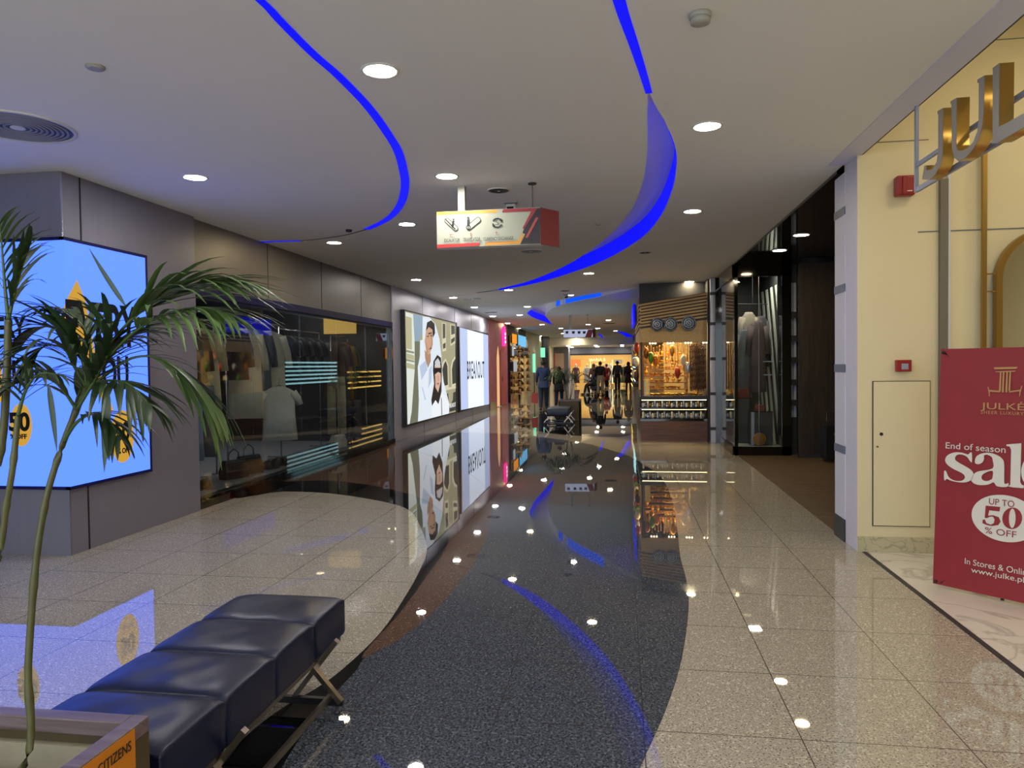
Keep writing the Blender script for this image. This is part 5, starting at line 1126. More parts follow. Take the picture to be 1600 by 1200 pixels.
# ================================================================== BLACK SHOP (right)
struct('trim_18', MB().bb(1.775, 1.86, 14.9, 15.0, 0, H - 0.03), 'white_paint')
for z in (0.28, 0.98, 1.68, 2.38, 2.98): struct('trim_19', MB().bb(1.77, 1.865, 14.893, 15.005, z - 0.03, z + 0.03), 'dark_grey')
WY_ = 12.85
w2 = MB().bb(1.93, 1.985, WY_, WY_ + 0.06, 0, H - 0.03).bb(2.71, 2.86, WY_, WY_ + 0.4, 0, H - 0.03).bb(1.93, 2.86, WY_, WY_ + 0.06, 3.06, H - 0.03).bb(1.93, 2.86, WY_, WY_ + 0.06, 0, 0.15).bb(1.9, 1.96, WY_ + 0.06, 14.9, 0, 0.15).bb(1.9, 1.96, WY_ + 0.06, 14.9, 3.06, H - 0.03).bb(1.86, 1.95, 14.8, 15.0, 0, H - 0.03)
struct('window_2', w2, 'black_gloss')
wn2 = bpy.data.objects['window_2']
ob('pane', MB().bb(1.985, 2.71, WY_ + 0.02, WY_ + 0.032, 0.15, 3.06), 'case_glass', wn2); ob('pane', MB().bb(1.92, 1.932, WY_ + 0.06, 14.8, 0.15, 3.06), 'case_glass', wn2)
ob('joint', MB().bb(2.33, 2.338, WY_ + 0.012, WY_ + 0.02, 0.15, 3.06), 'silver', wn2)
mat('stripe_white', '#b9bdb4', 0.5)
struct('floor_window', MB().bb(1.96, 2.72, WY_ + 0.06, 14.85, 0.1, 0.15), 'stripe_white')
for i in range(9): struct('trim_21', MB().bb(1.96, 2.72, WY_ + 0.12 + i * 0.2, WY_ + 0.2 + i * 0.2, 0.15, 0.152), 'black_matte')
# striped backdrop: slanted bands on the side wall of the window
struct('wall_window', MB().bb(2.70, 2.74, WY_ + 0.3, 14.9, 0.1, H - 0.04), 'black_matte')
for i in range(11):
    y0 = WY_ + 0.2 + i * 0.42 - 1.0; pts = [(y0 + 1.1, 2.95), (y0 + 1.3, 2.95), (y0 + 0.2, 0.16), (y0, 0.16)]
    lim = lambda y: min(14.85, max(WY_ + 0.32, y))
    # clip the slanted band to the wall
    def clip(poly, edge, keep_less):
        out = []
        for a, b_ in zip(poly, poly[1:] + poly[:1]):
            ia = (a[0] <= edge) == keep_less; ib = (b_[0] <= edge) == keep_less
            if ia: out.append(a)
            if ia != ib: f = (edge - a[0]) / (b_[0] - a[0]); out.append((edge, a[1] + f * (b_[1] - a[1])))
        return out
    q = clip(pts, 14.85, True); q = clip(q, WY_ + 0.32, False) if q else q
    if len(q) < 3: continue
    me = curve_mesh([[(-p[0], p[1]) for p in q]], 0.004, 'trim_22'); me.transform(frame_m((2.697, 0, 0), (0, -1, 0), (0, 0, 1))); struct('trim_22', me, 'stripe_white')
suit = cloth('suit', '#4b4650'); mauve = cloth('mauve', '#54464a'); tan_ = cloth('tan', '#8d8478')
for i, (x, y, z, L, m, lab) in enumerate(((2.2, 13.6, 2.3, 1.2, gry, 'charcoal long coat hanging nearest the glass in the black display window'), (2.32, 13.75, 2.62, 1.3, tan_, 'tan scarf coat hanging highest in the black display window'), (2.45, 13.6, 2.45, 1.25, mauve, 'dusty red coat hanging in the middle of the black display window'), (2.55, 13.85, 2.55, 0.9, suit, 'dark mauve jacket hanging beside the slanted white stripes'))):
    hung_garment('coat', lab, (x, y, z), 0.3, L, m.name, 0.3, None, 0.5)
t = thing('garment_rail', 'thin black rail holding the coats in the black display window', 'rail', (2.38, 13.7, 2.66)); ob('bar', MB().tube([(-0.3, -0.1, 0), (0.28, 0.12, 0)], 0.008), 'dark_grey', t); ob('rod', MB().cyl((0, 0.01, 0.3), 0.005, 0.6, 6), 'dark_grey', t)
def plinth(label, x, y, s, h_):
    t = thing('display_plinth', label, 'plinth', (x, y, 0.153)); ob('body', MB().bb(-s / 2, s / 2, -s / 2, s / 2, 0, h_, 0.004), 'dark_grey', t); ob('top', MB().bb(-s / 2 - 0.005, s / 2 + 0.005, -s / 2 - 0.005, s / 2 + 0.005, h_ + 0.001, h_ + 0.012), 'black_gloss', t); ob('edge', MB().bb(-s / 2 - 0.003, -s / 2 + 0.05, -s / 2 - 0.004, -s / 2, 0, h_), 'rail_blue', t); return t
plinth('taller black plinth with the red sided bag in the black display window', 2.14, 13.55, 0.26, 0.8); plinth('wide black plinth with the small red box in the black display window', 2.42, 13.25, 0.36, 0.58)
mat('leather_red', '#6e3430', 0.4)
handbag('dusky red tote bag on the taller black plinth', (2.14, 13.55, 0.967), 0.2, 'leather_red', 0.75, 'leather_black'); handbag('small red clutch on the wide black plinth', (2.4, 13.2, 0.747), 0.1, 'leather_red', 0.45)
for i, (x, z) in enumerate(((2.5, 1.62), (2.58, 1.62), (2.5, 1.38), (2.58, 1.38))): shoe('dark dress shoe on the %s glass shelf beside the stripes' % ('upper' if z > 1.5 else 'lower'), (x, 13.72, z), PI, 'leather_black', 'dress shoes on the %s glass shelf' % ('upper' if z > 1.5 else 'lower'))
for z, n_ in ((1.62, 'upper'), (1.38, 'lower')):
    t = thing('glass_shelf', '%s small pale shelf carrying two dark dress shoes' % n_, 'shelf', (2.56, 13.75, z)); ob('board', MB().bb(-0.13, 0.13, -0.18, 0.12, -0.018, -0.001), 'rail_blue', t); ob('bracket', MB().bb(-0.01, 0.01, 0.0, 0.12, -0.05, -0.018), 'silver', t)
t = thing('brass_disc', 'round woven basket lid leaning at the bottom of the black display window', 'basket', (2.36, 12.97, 0.153)); ob('disc', MB().lathe([(0.0, 0.0), (0.1, 0.0), (0.105, 0.02), (0.1, 0.03), (0.0, 0.035)], (0, 0, 0.105), 24, axis='Y', cap=False), 'carved_box', t, True); ob('rim', MB().lathe([(0.105, 0.0), (0.112, 0.015), (0.105, 0.03)], (0, 0, 0.113), 24, axis='Y', cap=False), 'bead_gold', t, True)
# bag wall next to the window
struct('wall_bags', MB().bb(2.86, 2.99, 13.0, 13.05, 0, H - 0.04), 'black_matte')
t = thing('bag_display', 'narrow pale backed panel between the black window and the brown panel', 'display panel', (2.91, 12.99, 0)); ob('panel', MB().bb(-0.05, 0.06, -0.012, 0, 0.65, 2.95), 'rail_blue', t); ob('divider', MB().bb(0.005, 0.015, -0.016, -0.012, 0.65, 2.95), 'black_matte', t)
for i, z in enumerate((0.85, 1.2, 1.58, 1.95, 2.35)):
    o = ob('bag', MB().loft([[V((-0.06, -0.02, z)), V((0.06, -0.02, z)), V((0.06, -0.09, z)), V((-0.06, -0.09, z))], [V((-0.055, -0.02, z + 0.1)), V((0.055, -0.02, z + 0.1)), V((0.055, -0.07, z + 0.1)), V((-0.055, -0.07, z + 0.1))]]), 'leather_black'); o.location = (2.915, 12.985, 0)
    tag(o, ('lowest', 'second lowest', 'middle', 'second highest', 'highest')[i] + ' black bag hanging on the pale panel beside the brown board', 'bag')
t = thing('partition_board', 'tall dark brown wood board closing the black shop entrance', 'partition', (3.9, 12.6, 0)); ob('board', MB().bb(-0.98, 0.7, 0, 0.05, 0.003, 3.235), 'wood_dark', t); ob('base_strip', MB().bb(-0.98, 0.7, -0.006, 0, 0.003, 0.06), 'dark_grey', t)
struct('wall_pink', MB().bb(2.9, 4.7, 14.0, 14.05, 2.6, H - 0.04), 'white_paint')
sx = YP(1288, 690, 12.1).x
t = thing('suitcase', 'dark suitcase with raised pull handle in front of the brown board', 'suitcase', (3.33, 12.1, 0)); ob('shell', MB().bb(-0.17, 0.17, -0.12, 0.12, 0.045, 0.6, 0.03), 'leather_black', t); ob('handle', MB().tube([(-0.08, 0.08, 0.59), (-0.08, 0.08, 0.8), (0.08, 0.08, 0.8), (0.08, 0.08, 0.59)], 0.008), 'silver', t, True); ob('lock', MB().bb(-0.03, 0.03, -0.126, -0.118, 0.44, 0.47), 'silver', t)
for s in (-1, 1):
    for q in (-1, 1): ob('wheel', MB().cyl((s * 0.12, q * 0.08, 0.025), 0.024, 0.02, 14, axis='X'), 'dark_grey', t)

# ================================================================== FAR SHOPS
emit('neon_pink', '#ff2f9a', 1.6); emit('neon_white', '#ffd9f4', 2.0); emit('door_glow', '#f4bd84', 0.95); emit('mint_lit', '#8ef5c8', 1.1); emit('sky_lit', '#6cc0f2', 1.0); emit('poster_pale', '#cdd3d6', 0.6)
def g(px, py, x): return XP(px, py, x)
xw = -4.72
a = g(793, 520, xw); b2 = g(796, 540, xw)
t = thing('neon_sign', 'upright pink glowing sign on the pink shop wall', 'neon sign', (xw + 0.05, 28.9, 0)); ob('backing', MB().lathe([(0.0, -0.06), (0.2, -0.05), (0.2, 0.05), (0, 0.06)], (0, 0, 2.78), 20, axis='X', cap=False, sy=2.0).bb(-0.05, 0.05, -0.2, 0.2, 2.38, 2.95, 0.04), 'neon_pink', t)
for z in (2.5, 2.66, 2.82): ob('glyph', MB().bb(0.055, 0.07, -0.09, 0.09, z, z + 0.1, 0.004), 'neon_white', t)
dy0, dy1 = g(781, 600, xw).y, g(786, 600, xw).y
pd = [(27.4, 0.02), (27.4, 1.9), (27.55, 2.15), (27.68, 2.35), (27.85, 2.1), (27.95, 1.9), (27.95, 0.02)]
t = thing('door_niche', 'glowing peach arched niche in the pink shop wall', 'niche', (0, 0, 0)); flat('light_face', [[(y, z) for y, z in pd]], 'door_glow', t, (xw + 0.006, 0, 0), (0, 1, 0), (0, 0, 1), 0.01); ob('sill', MB().bb(xw - 0.0, xw + 0.08, 27.35, 28.0, 0.0, 0.02), 'white_plastic', t)
t = thing('door_leaf', 'plain salmon pink door panel beside the glowing niche', 'door', (0, 0, 0)); flat('panel', [[(28.2, 0.02), (28.2, 2.15), (28.6, 2.3), (28.8, 2.15), (29.1, 2.35), (29.3, 2.1), (29.3, 0.02)]], 'pink_door', t, (xw + 0.02, 0, 0), (0, 1, 0), (0, 0, 1), 0.04); ob('handle', MB().cyl((xw + 0.06, 28.35, 1.05), 0.015, 0.18, 8), 'gold_dull', t)
# shoe shop columns
t = thing('shoe_display', 'dark display column with lit shoes next to the pink shop', 'display column', (-4.62, 31.4, 0)); ob('panel', MB().bb(-0.078, 0.0, -1.2, 1.2, 0, 2.85), 'black_gloss', t); ob('strip', MB().bb(0.0, 0.01, -0.5, -0.44, 0.1, 2.7), 'gold_dull', t)
t = thing('shoe_display', 'second dark display column with lit shoes under the blue sign', 'display column', (-4.62, 34.5, 0)); ob('panel', MB().bb(-0.078, 0.0, -1.4, 1.4, 0, 2.85), 'black_gloss', t); ob('strip', MB().bb(0.0, 0.01, -0.06, 0.0, 0.1, 2.7), 'gold_dull', t)
mat('shoe_tan', '#b98a5a', 0.4); emit('shelf_glow', '#e0b070', 0.3)
for col, (yc, lab) in enumerate(((31.4, 'first'), (34.5, 'second'))):
    for i in range(7):
        z = 0.35 + i * 0.32; s = shoe('tan shoe on a glowing ledge of the %s dark column' % lab, (-4.45, yc + 0.3, z), 0.3, 'shoe_tan', 'shoes on the %s dark column' % lab); s.scale = (1.6, 1.6, 1.6)
        led = ob('ledge', MB().bb(0.0, 0.26, -0.25, 0.25, -0.03, -0.004), 'shelf_glow', bpy.data.objects['shoe_display' if col == 0 else 'shoe_display.001']); led.location = (0.0, 0.3, z)
def lit(label, x, y, z, dy, dz, m, cat='lit sign', name='lit_sign'):
    t = thing(name, label, cat, (x, y, z)); ob('light_face', MB().bb(0, 0.02, -dy / 2, dy / 2, -dz / 2, dz / 2), m, t); ob('mount', MB().bb(-0.08, 0, -dy / 2 + 0.02, dy / 2 - 0.02, -dz / 2 + 0.02, dz / 2 - 0.02), 'dark_grey', t); return t
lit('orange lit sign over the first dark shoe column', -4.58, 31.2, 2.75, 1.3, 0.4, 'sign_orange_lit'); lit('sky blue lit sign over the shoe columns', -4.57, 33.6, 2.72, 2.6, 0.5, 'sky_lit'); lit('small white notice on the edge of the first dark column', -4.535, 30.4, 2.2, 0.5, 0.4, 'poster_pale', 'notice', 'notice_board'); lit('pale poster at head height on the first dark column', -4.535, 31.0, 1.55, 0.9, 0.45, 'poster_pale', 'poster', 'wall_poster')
t = thing('mint_sign', 'upright mint green lit sign behind the man in blue', 'lit sign', (YP(832.5, 570, 38.5).x, 38.5, 0)); ob('light_face', MB().bb(0, 0.15, -0.03, 0.0, 1.2, 2.2), 'mint_lit', t); ob('post', MB().bb(0.05, 0.1, 0.0, 0.02, 0.0, 2.2), 'dark_grey', t)
t = thing('mint_sign', 'square mint green lit sign hanging by the dark pillar', 'lit sign', (YP(844.5, 548, 42).x, 42.0, 2.32)); ob('light_face', MB().bb(0, 0.27, -0.02, 0, -0.28, 0.28), 'mint_lit', t); ob('mount', MB().bb(0.1, 0.16, 0, 0.03, -0.2, H - 2.33), 'dark_grey', t)
struct('wall_pillar', MB().bb(-4.7, YP(857, 560, 43.5).x, 43.5, 44.2, 0, H - 0.004), 'dark_grey')
mat('poster_red', '#b2453c', 0.5); mat('poster_beige', '#c9a58c', 0.5)
t = thing('wall_poster', 'red and pale wall poster left of the bright far shop front', 'poster', (0, 0, 0))
o0, o1 = YP(856, 580, 50), YP(881, 552, 50)
ob('red_panel', MB().bb(o0.x, o0.x + 0.5, 50, 50.06, 0.2, o1.z), 'poster_red', t); ob('pale_panel', MB().bb(o0.x + 0.5, o1.x, 50, 50.06, 0.2, o1.z), 'poster_beige', t)
struct('wall_back', MB().bb(-8, o1.x, 50.06, 50.3, 0, 2.82), 'mid_grey')
struct('wall_back', MB().bb(o1.x, o1.x + 0.3, 50, 52.2, 0, 2.82), 'mid_grey')
# bright shop at the end of the mall
BY = 52.0
fx0, fx1 = YP(884, 560, BY).x, YP(996, 560, BY).x
ztop = YP(930, 553.5, BY).z
struct('wall_front', MB().bb(fx0 - 0.1, fx1 + 1, BY, BY + 0.2, ztop, 2.82), 'mid_grey')
struct('trim_23', MB().bb(fx0 - 0.1, fx1 + 1, BY - 0.05, BY, ztop - 0.06, ztop + 0.05), 'black_matte')
mat('gold_wall', '#c9a45c', 0.6)
struct('wall_shop_back', MB().bb(fx0 - 0.2, fx1 + 1, BY + 3.4, BY + 3.6, 0, 2.82), 'gold_wall')
struct('trim_24', MB().bb(fx0, fx0 + 0.12, BY, BY + 0.2, 0, ztop), 'gold_wall')
t = thing('fascia_letters', 'small glowing shop name on the bright shop front at the end of the mall', 'shop sign', (0, 0, 0))
l0, l1 = YP(921, 566, BY - 0.02), YP(946, 558, BY - 0.02); emit('letters_gold', '#fff0b0', 1.6)
ob('bar', MB().bb(l0.x - 0.1, l1.x + 0.1, BY - 0.01, BY + 0.02, l0.z - 0.05, l0.z - 0.02), 'gold_wall', t)
lettering('lettering', 'MARIA.B', 'letters_gold', t, ((l0.x + l1.x) / 2, BY - 0.03, (l0.z + l1.z) / 2), (1, 0, 0), (0, 0, 1), l1.x - l0.x, 0.2, 0.03)
for i, (px, m, lab) in enumerate(((923, 'letters_gold', 'thin bright light column beneath the far shop name'), (957, 'letters_gold', 'thin bright light column on the stall side of the far shop front'))):
    p = YP(px, 580, BY + 0.1); t = thing('light_column', lab, 'light', (p.x, BY + 0.1, 0)); ob('tube', MB().bb(-0.03, 0.03, -0.03, 0.03, 0.2, 1.9), m, t); ob('base', MB().bb(-0.08, 0.08, -0.08, 0.08, 0, 0.2), 'gold_wall', t)
def mannequin(label, loc, m, h_=1.65, long_=True):
    t = thing('mannequin', label, 'mannequin', loc); s = h_ / 1.65
    ob('head', MB().ball((0, 0, 1.54 * s), (0.075, 0.09, 0.11), 12, 8).cyl((0, 0, 1.4 * s), 0.045, 0.14, 10), 'white_shell', t, True)
    ob('dress', MB().loft([ring(0, 0, 1.4 * s, 0.07, 0.06), ring(0, 0, 1.36 * s, 0.19, 0.09), ring(0, 0, 1.15 * s, 0.16, 0.11), ring(0, 0, 1.0 * s, 0.14, 0.1), ring(0, 0, 0.6 * s, 0.22, 0.16, wob=0.05), ring(0, 0, (0.25 if long_ else 0.5) * s, 0.27, 0.2, wob=0.08)]), m, t, True)
    for q in (1, -1): ob('arm', MB().tube([(q * 0.18, 0, 1.33 * s), (q * 0.24, -0.02, 1.05 * s), (q * 0.22, -0.08, 0.82 * s)], [0.05, 0.04, 0.025], 8), m, t, True)
    ob('stand', MB().cyl((0, 0, 0.15), 0.03, 0.3, 8).cyl((0, 0, 0.01), 0.18, 0.02, 20), 'silver', t); return t
for px, m, lab in ((900, plum.name, 'plum dress'), (917, pale.name, 'pale grey dress'), (932, brn.name, 'brown dress'), (944, 'red_paint', 'red dress'), (951, wht.name, 'white dress'), (955, mauve.name, 'dusty rose dress'), (965, sand.name, 'sand dress'), (975, olive.name, 'olive dress'), (989, mus.name, 'mustard dress')):
    p = YP(px, 600, BY + 0.7); mannequin('mannequin in a %s in the bright far shop window' % lab, (p.x, BY + 0.7 + (px % 3) * 0.25, 0), m)
emit('orange_glow', '#ff8f4a', 1.0); emit('green_plant', '#6fae2a', 0.5)
p = YP(899, 567, BY + 3.3); t = thing('wall_picture', 'glowing orange picture on the back wall of the far shop', 'picture', (p.x, BY + 3.38, p.z)); ob('image', MB().bb(-0.4, 0.4, -0.02, 0, -0.25, 0.25), 'orange_glow', t); ob('frame', MB().bb(-0.43, 0.43, 0, 0.01, -0.28, 0.28), 'gold_wall', t)
p = YP(966, 565, BY + 3.3); t = thing('wall_picture', 'small white framed picture grid in the far shop', 'picture', (p.x, BY + 3.38, p.z)); ob('image', MB().bb(-0.25, 0.25, -0.02, 0, -0.1, 0.1), 'poster_pale', t); ob('frame', MB().bb(-0.27, 0.27, 0, 0.01, -0.12, 0.12), 'brown' if 'brown' in MATS else 'dark_grey', t)

# ================================================================== FARTHER BENCHES, PLANTER, PALMS
def place_bench(src, label, loc, sc=(1, 1, 1)):
    o = dup(src, loc, 0, label); o.scale = sc; return o
b2_ = place_bench(bench, 'navy bench with crossed legs standing in the middle of the mall', (-1.66, 20.35, 0))
b3_ = place_bench(bench, 'distant navy bench with a seated person on it', (-1.22, 38.9, 0), (1.0, 1.0, 1))
def small_palm(parent_label, x, y, z0, hgt, n, seed, L=0.6):
    r = random.Random(seed); t = thing('palm_plant', parent_label, 'palm', (x, y, z0)); ns = 4
    for k in range(ns):
        a = r.uniform(0, 2 * PI); top = V((0.18 * math.cos(a), 0.18 * math.sin(a), hgt * r.uniform(0.45, 0.75)))
        ob('stem', MB().tube([(0.03 * math.cos(a), 0.03 * math.sin(a), 0), top * 0.5 + V((0.02, 0, 0)), top], [0.012, 0.01, 0.007], 6), 'palm_stem', t, True)
        for j in range(n):
            b_ = a + r.uniform(-1.6, 1.6); d = V((math.cos(b_), math.sin(b_), 0)); ln = L * r.uniform(0.7, 1.2); up = hgt * r.uniform(0.12, 0.35)
            frond(t, [top, top + d * ln * 0.4 + V((0, 0, up)), top + d * ln * 0.8 + V((0, 0, up * 0.9)), top + d * ln * 1.15 + V((0, 0, up * 0.25))], 9, 0.26, 0.014, 0.8, 0.2, 0.9, 'palm_leaf_dark' if j % 2 else 'palm_leaf', 0.004, r)
    return t
def planter(label, x, y, w_=0.8, h_=0.6):
    t = thing('planter_box', label, 'planter', (x, y, 0)); q = w_ / 2
    ob('side_panel', MB().bb(-q, q, -q, -q + 0.03, 0, h_ - 0.04).bb(-q, q, q - 0.03, q, 0, h_ - 0.04).bb(-q, -q + 0.03, -q, q, 0, h_ - 0.04).bb(q - 0.03, q, -q, q, 0, h_ - 0.04), 'planter_side', t)
    ob('rim', MB().bb(-q - 0.005, q + 0.005, -q - 0.005, -q + 0.05, h_ - 0.04, h_).bb(-q - 0.005, q + 0.005, q - 0.05, q + 0.005, h_ - 0.04, h_).bb(-q - 0.005, -q + 0.05, -q, q, h_ - 0.04, h_).bb(q - 0.05, q + 0.005, -q, q, h_ - 0.04, h_), 'planter_rim', t)
    ob('soil', MB().bb(-q + 0.03, q - 0.03, -q + 0.03, q - 0.03, h_ - 0.2, h_ - 0.1), 'soil', t); return t
planter('brown planter box directly behind the mid mall bench', -1.46, 20.85, 0.62); small_palm('leafy palm growing from the planter behind the mid mall bench', -1.5, 20.85, 0.5, 0.95, 4, 21, 0.62)
t = thing('pale_upright', 'slim pale upright shape beyond the mid mall palm', 'stand', (-2.12, 31.5, 0)); ob('column', MB().bb(-0.11, 0.11, -0.08, 0.08, 0.02, 1.15, 0.01), 'white_plastic', t); ob('base', MB().cyl((0, 0, 0.012), 0.22, 0.024, 24), 'silver', t); ob('top_plate', MB().bb(-0.13, 0.13, -0.1, 0.1, 1.15, 1.17), 'silver', t)  # pale upright shape, built as a post with base and top plate

# ================================================================== PEOPLE
def skin_mesh(name, verts, edges, radii, sub=2, root=0):
    me = bpy.data.meshes.new(name); me.from_pydata([tuple(v) for v in verts], edges, []); o = bpy.data.objects.new(name, me); COL.objects.link(o)
    o.modifiers.new('k', 'SKIN').use_smooth_shade = True; s = o.modifiers.new('s', 'SUBSURF'); s.levels = sub; s.render_levels = sub
    for i, sv in enumerate(me.skin_vertices[0].data):
        r_ = radii[i]; sv.radius = r_ if isinstance(r_, tuple) else (r_, r_); sv.use_root = (i == root)
    dg = bpy.context.evaluated_depsgraph_get(); out = bpy.data.meshes.new_from_object(o.evaluated_get(dg)); bpy.data.objects.remove(o); out.name = name
    out.materials.clear()
    for p in out.polygons: p.use_smooth = True
    return out
SK = [mat('skin_warm', '#8f6247', 0.55), mat('hair_black', '#0e0c0c', 0.5)]
def person(label, loc, rz, top, bottom, h_=1.7, stride=0.12, sit=False, kurta=0.0, arm=0.0, scarf=None, shoes='leather_black', back_head=0.0):
    """faces local +y"""
    t = thing('person', label, 'person', loc, rz); s = h_ / 1.7
    J = {}
    hipz = 0.93 if not sit else 0.56
    dz = hipz - 0.93
    J['pel'] = (0, 0, 0.95 + dz); J['waist'] = (0, 0.0, 1.10 + dz); J['chest'] = (0, 0.01, 1.30 + dz); J['nb'] = (0, 0.0, 1.455 + dz); J['neck'] = (0, 0.015, 1.52 + dz); J['head'] = (0, 0.035, 1.59 + dz); J['crown'] = (0, 0.025, 1.655 + dz)
    for q, n_ in ((1, 'r'), (-1, 'l')):
        st = stride * q
        J['sh' + n_] = (q * 0.17, -0.005, 1.415 + dz); J['el' + n_] = (q * 0.225, -0.04 + arm * 0.3 - st * 0.3, 1.14 + dz + arm * 0.02); J['wr' + n_] = (q * 0.235, 0.03 + arm - st * 0.5, 0.915 + dz + arm * 0.6); J['ha' + n_] = (q * 0.235, 0.05 + arm * 1.2 - st * 0.55, 0.845 + dz + arm * 0.7)
        J['hip' + n_] = (q * 0.092, 0, 0.9 + dz)
        if sit: J['kn' + n_] = (q * 0.12, 0.42, 0.54); J['an' + n_] = (q * 0.13, 0.42 + 0.1 * q, 0.09); J['to' + n_] = (q * 0.14, 0.58 + 0.1 * q, 0.035)
        else: J['kn' + n_] = (q * 0.1, 0.03 + st * 0.6, 0.5); J['an' + n_] = (q * 0.1, st - 0.02, 0.085); J['to' + n_] = (q * 0.115, st + 0.14, 0.03)
    def P_(k): return V(J[k]) * s
    def build(name, keys, edges, rad, m, sub=1, root=0, par=t):
        vs = [P_(k) if isinstance(k, str) else V(k) * s for k in keys]
        return ob(name, skin_mesh(name, vs, edges, [tuple(x * s for x in r_) if isinstance(r_, tuple) else r_ * s for r_ in rad], sub, root), m, par)
    keys = ['pel', 'waist', 'chest', 'nb', 'neck', 'head', 'crown', (0, 0.125, 1.575 + dz), (0.083, 0.02, 1.58 + dz), (-0.083, 0.02, 1.58 + dz)]
    E_ = [(0, 1), (1, 2), (2, 3), (3, 4), (4, 5), (5, 6), (5, 7), (5, 8), (5, 9)]; Rr = [0.12, 0.105, 0.125, 0.06, 0.05, (0.08, 0.092), (0.07, 0.08), 0.014, 0.014, 0.014]
    for n_ in 'rl':
        q = 1 if n_ == 'r' else -1; i0 = len(keys); keys += ['sh' + n_, 'el' + n_, 'wr' + n_, 'ha' + n_]; Rr += [0.055, 0.042, 0.028, (0.032, 0.022)]; E_ += [(2, i0), (i0, i0 + 1), (i0 + 1, i0 + 2), (i0 + 2, i0 + 3)]
        hx, hy, hz = J['ha' + n_]
        for k, (dx, dy, dl) in enumerate(((-0.0, 0.03, 0.075), (0.002, 0.012, 0.085), (0.002, -0.008, 0.08), (0.0, -0.026, 0.062))):
            i1 = len(keys); keys += [(hx + dx * q, hy + dy, hz - dl * 0.55), (hx - 0.008 * q, hy + dy * 1.1 + 0.006, hz - dl)]; Rr += [0.0085, 0.0075]; E_ += [(i0 + 3, i1), (i1, i1 + 1)]
        i1 = len(keys); keys += [(hx - 0.012 * q, hy + 0.05, hz + 0.005), (hx - 0.018 * q, hy + 0.06, hz - 0.035)]; Rr += [0.010, 0.0085]; E_ += [(i0 + 3, i1), (i1, i1 + 1)]
        i0 = len(keys); keys += ['hip' + n_, 'kn' + n_, 'an' + n_, 'to' + n_]; Rr += [0.08, 0.055, 0.036, 0.032]; E_ += [(0, i0), (i0, i0 + 1), (i0 + 1, i0 + 2), (i0 + 2, i0 + 3)]
    build('body', keys, E_, Rr, 'skin_warm')
    # trousers
    keys = ['pel', 'waist']; E_ = [(0, 1)]; Rr = [(0.145, 0.125), (0.135, 0.115)]
    for n_ in 'rl': i0 = len(keys); keys += ['hip' + n_, 'kn' + n_, 'an' + n_]; Rr += [0.105, 0.08, 0.062]; E_ += [(0, i0), (i0, i0 + 1), (i0 + 1, i0 + 2)]
    build('trousers', keys, E_, Rr, bottom)
    keys = ['pel', 'waist', 'chest', 'nb']; E_ = [(0, 1), (1, 2), (2, 3)]; Rr = [(0.165, 0.14), (0.155, 0.13), (0.17, 0.135), (0.085, 0.07)]
    for n_ in 'rl': i0 = len(keys); keys += ['sh' + n_, 'el' + n_, 'wr' + n_]; Rr += [0.078, 0.062, 0.048]; E_ += [(2, i0), (i0, i0 + 1), (i0 + 1, i0 + 2)]
    build('shirt', keys, E_, Rr, top)
    if kurta: ob('shirt_tail', MB().loft([[p * s for p in ring(0, 0, 1.02 + dz, 0.165, 0.135)], [p * s for p in ring(0, 0, 0.8, 0.19, 0.155)], [p * s for p in ring(0, 0.0, kurta, 0.23, 0.19, wob=0.05)]]), top, t, True)
    for n_ in 'rl':
        a = P_('an' + n_); b_ = P_('to' + n_); c = (a + b_) / 2; c.z = 0.045; d_ = (b_ - a)
        ob('shoe', MB().ball(c, (0.052, 0.14, 0.045), 12, 8), shoes, t, True)
    hc = P_('head') + V((0, -0.022, 0.042)) * s
    if scarf: ob('headscarf', MB().ball(hc + V((0, 0, -0.015)), (0.105 * s, 0.118 * s, 0.13 * s), 14, 10).loft([[p * s for p in ring(0, -0.01, 1.52 + dz, 0.1, 0.1)], [p * s for p in ring(0, -0.01, 1.42 + dz, 0.19, 0.13)], [p * s for p in ring(0, -0.03, 1.1 + dz, 0.2, 0.15, wob=0.04)]]), scarf, t, True)
    else: ob('hair', MB().ball(hc, (0.092 * s, 0.098 * s, 0.092 * s), 14, 10), 'hair_black', t, True)
    if sit or True:
        for q in (1, -1): ob('eye', MB().ball(P_('head') + V((q * 0.032, 0.088, 0.005)) * s, 0.010 * s, 8, 6), 'hair_black', t, True)
        ob('mouth', MB().ball(P_('head') + V((0, 0.085, -0.055)) * s, (0.022 * s, 0.01 * s, 0.006 * s), 8, 6), 'red_paint', t, True)
    return t
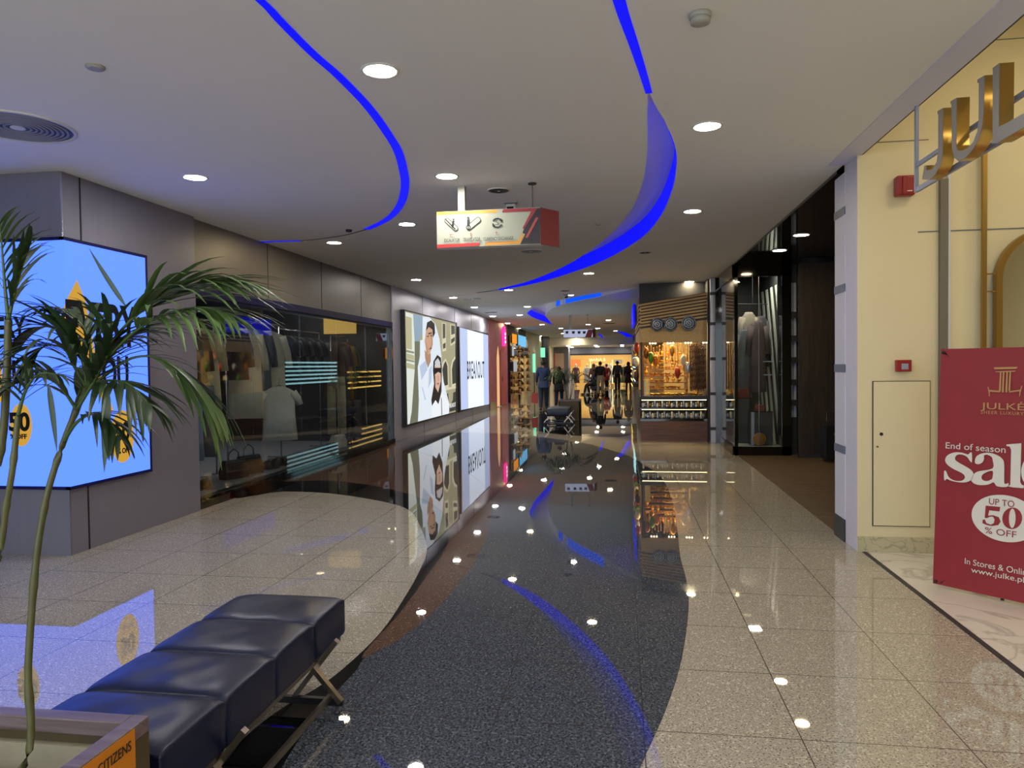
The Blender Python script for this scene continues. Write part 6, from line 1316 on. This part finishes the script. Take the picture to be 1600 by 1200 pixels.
kb = cloth('kurta_blue', '#263555'); jn = cloth('jeans', '#2e3646'); beige = cloth('chino', '#9c937a'); dk = cloth('dark_jacket', '#36343a'); mrn = cloth('maroon', '#3d1c26'); flow = mat('cloth_floral', '#8d5b50', 0.8, noise=0.6, nscale=14)
pA = ZP(850, 641); person('man walking away in a blue long shirt and dark jeans, largest person in the mall', (pA.x, 25.3, 0), 0.1, kb.name, jn.name, 1.74, 0.13, False, 0.78, 0.08)
t = thing('shopping_bag', 'red shopping bag at the walking man in blue, hanging by his leg', 'bag', (pA.x - 0.31, 25.3, 0.0)); ob('body', MB().loft([[V((-0.13, -0.06, 0.28)), V((0.1, -0.06, 0.24)), V((0.1, 0.06, 0.24)), V((-0.13, 0.06, 0.28))], [V((-0.09, -0.05, 0.62)), V((0.1, -0.05, 0.6)), V((0.1, 0.05, 0.6)), V((-0.09, 0.05, 0.62))]]), 'red_paint', t); ob('handle', MB().tube([(-0.05, 0, 0.61), (0.02, 0.0, 0.84), (0.08, 0, 0.6)], 0.008), 'red_paint', t, True)
person('person in dark clothes walking partly hidden behind the man in blue', (pA.x + 0.46, 26.3, 0), -0.1, blk.name, navy.name, 1.52, 0.1, False, 0.7, 0.12)
pS = ZP(916, 622); person('person in dark blue sitting sideways on the distant bench', (-1.38, 38.2, 0), PI / 2 + 0.35, kb.name, navy.name, 1.7, 0.0, True, 0, 0.2)
person('woman in a patterned rose dress beyond the distant bench', (ZP(926, 616).x, 40.5, 0), 0.2, 'cloth_floral', 'cloth_floral', 1.6, 0.05, False, 0.25, 0.05, 'cloth_floral')
person('man in a black top and beige trousers walking toward the bright far shop', (-1.05, 37.2, 0), 0.0, blk.name, beige.name, 1.72, 0.1, False, 0, 0.02)
person('man in a dark grey jacket and black trousers striding ahead', (-0.2, 41.2, 0), 0.1, dk.name, blk.name, 1.76, 0.2, False, 0, 0.03)
person('woman in maroon clothes and headscarf walking beside the man in dark grey', (0.42, 42.2, 0), -0.1, mrn.name, mrn.name, 1.68, 0.18, False, 0.5, 0.03, mrn.name)
person('distant shopper in red near the mannequins of the far shop', (YP(948, 598, 47).x, 47, 0), 0.5, 'red_paint', blk.name, 1.6, 0.08, False, 0.6, 0.0)
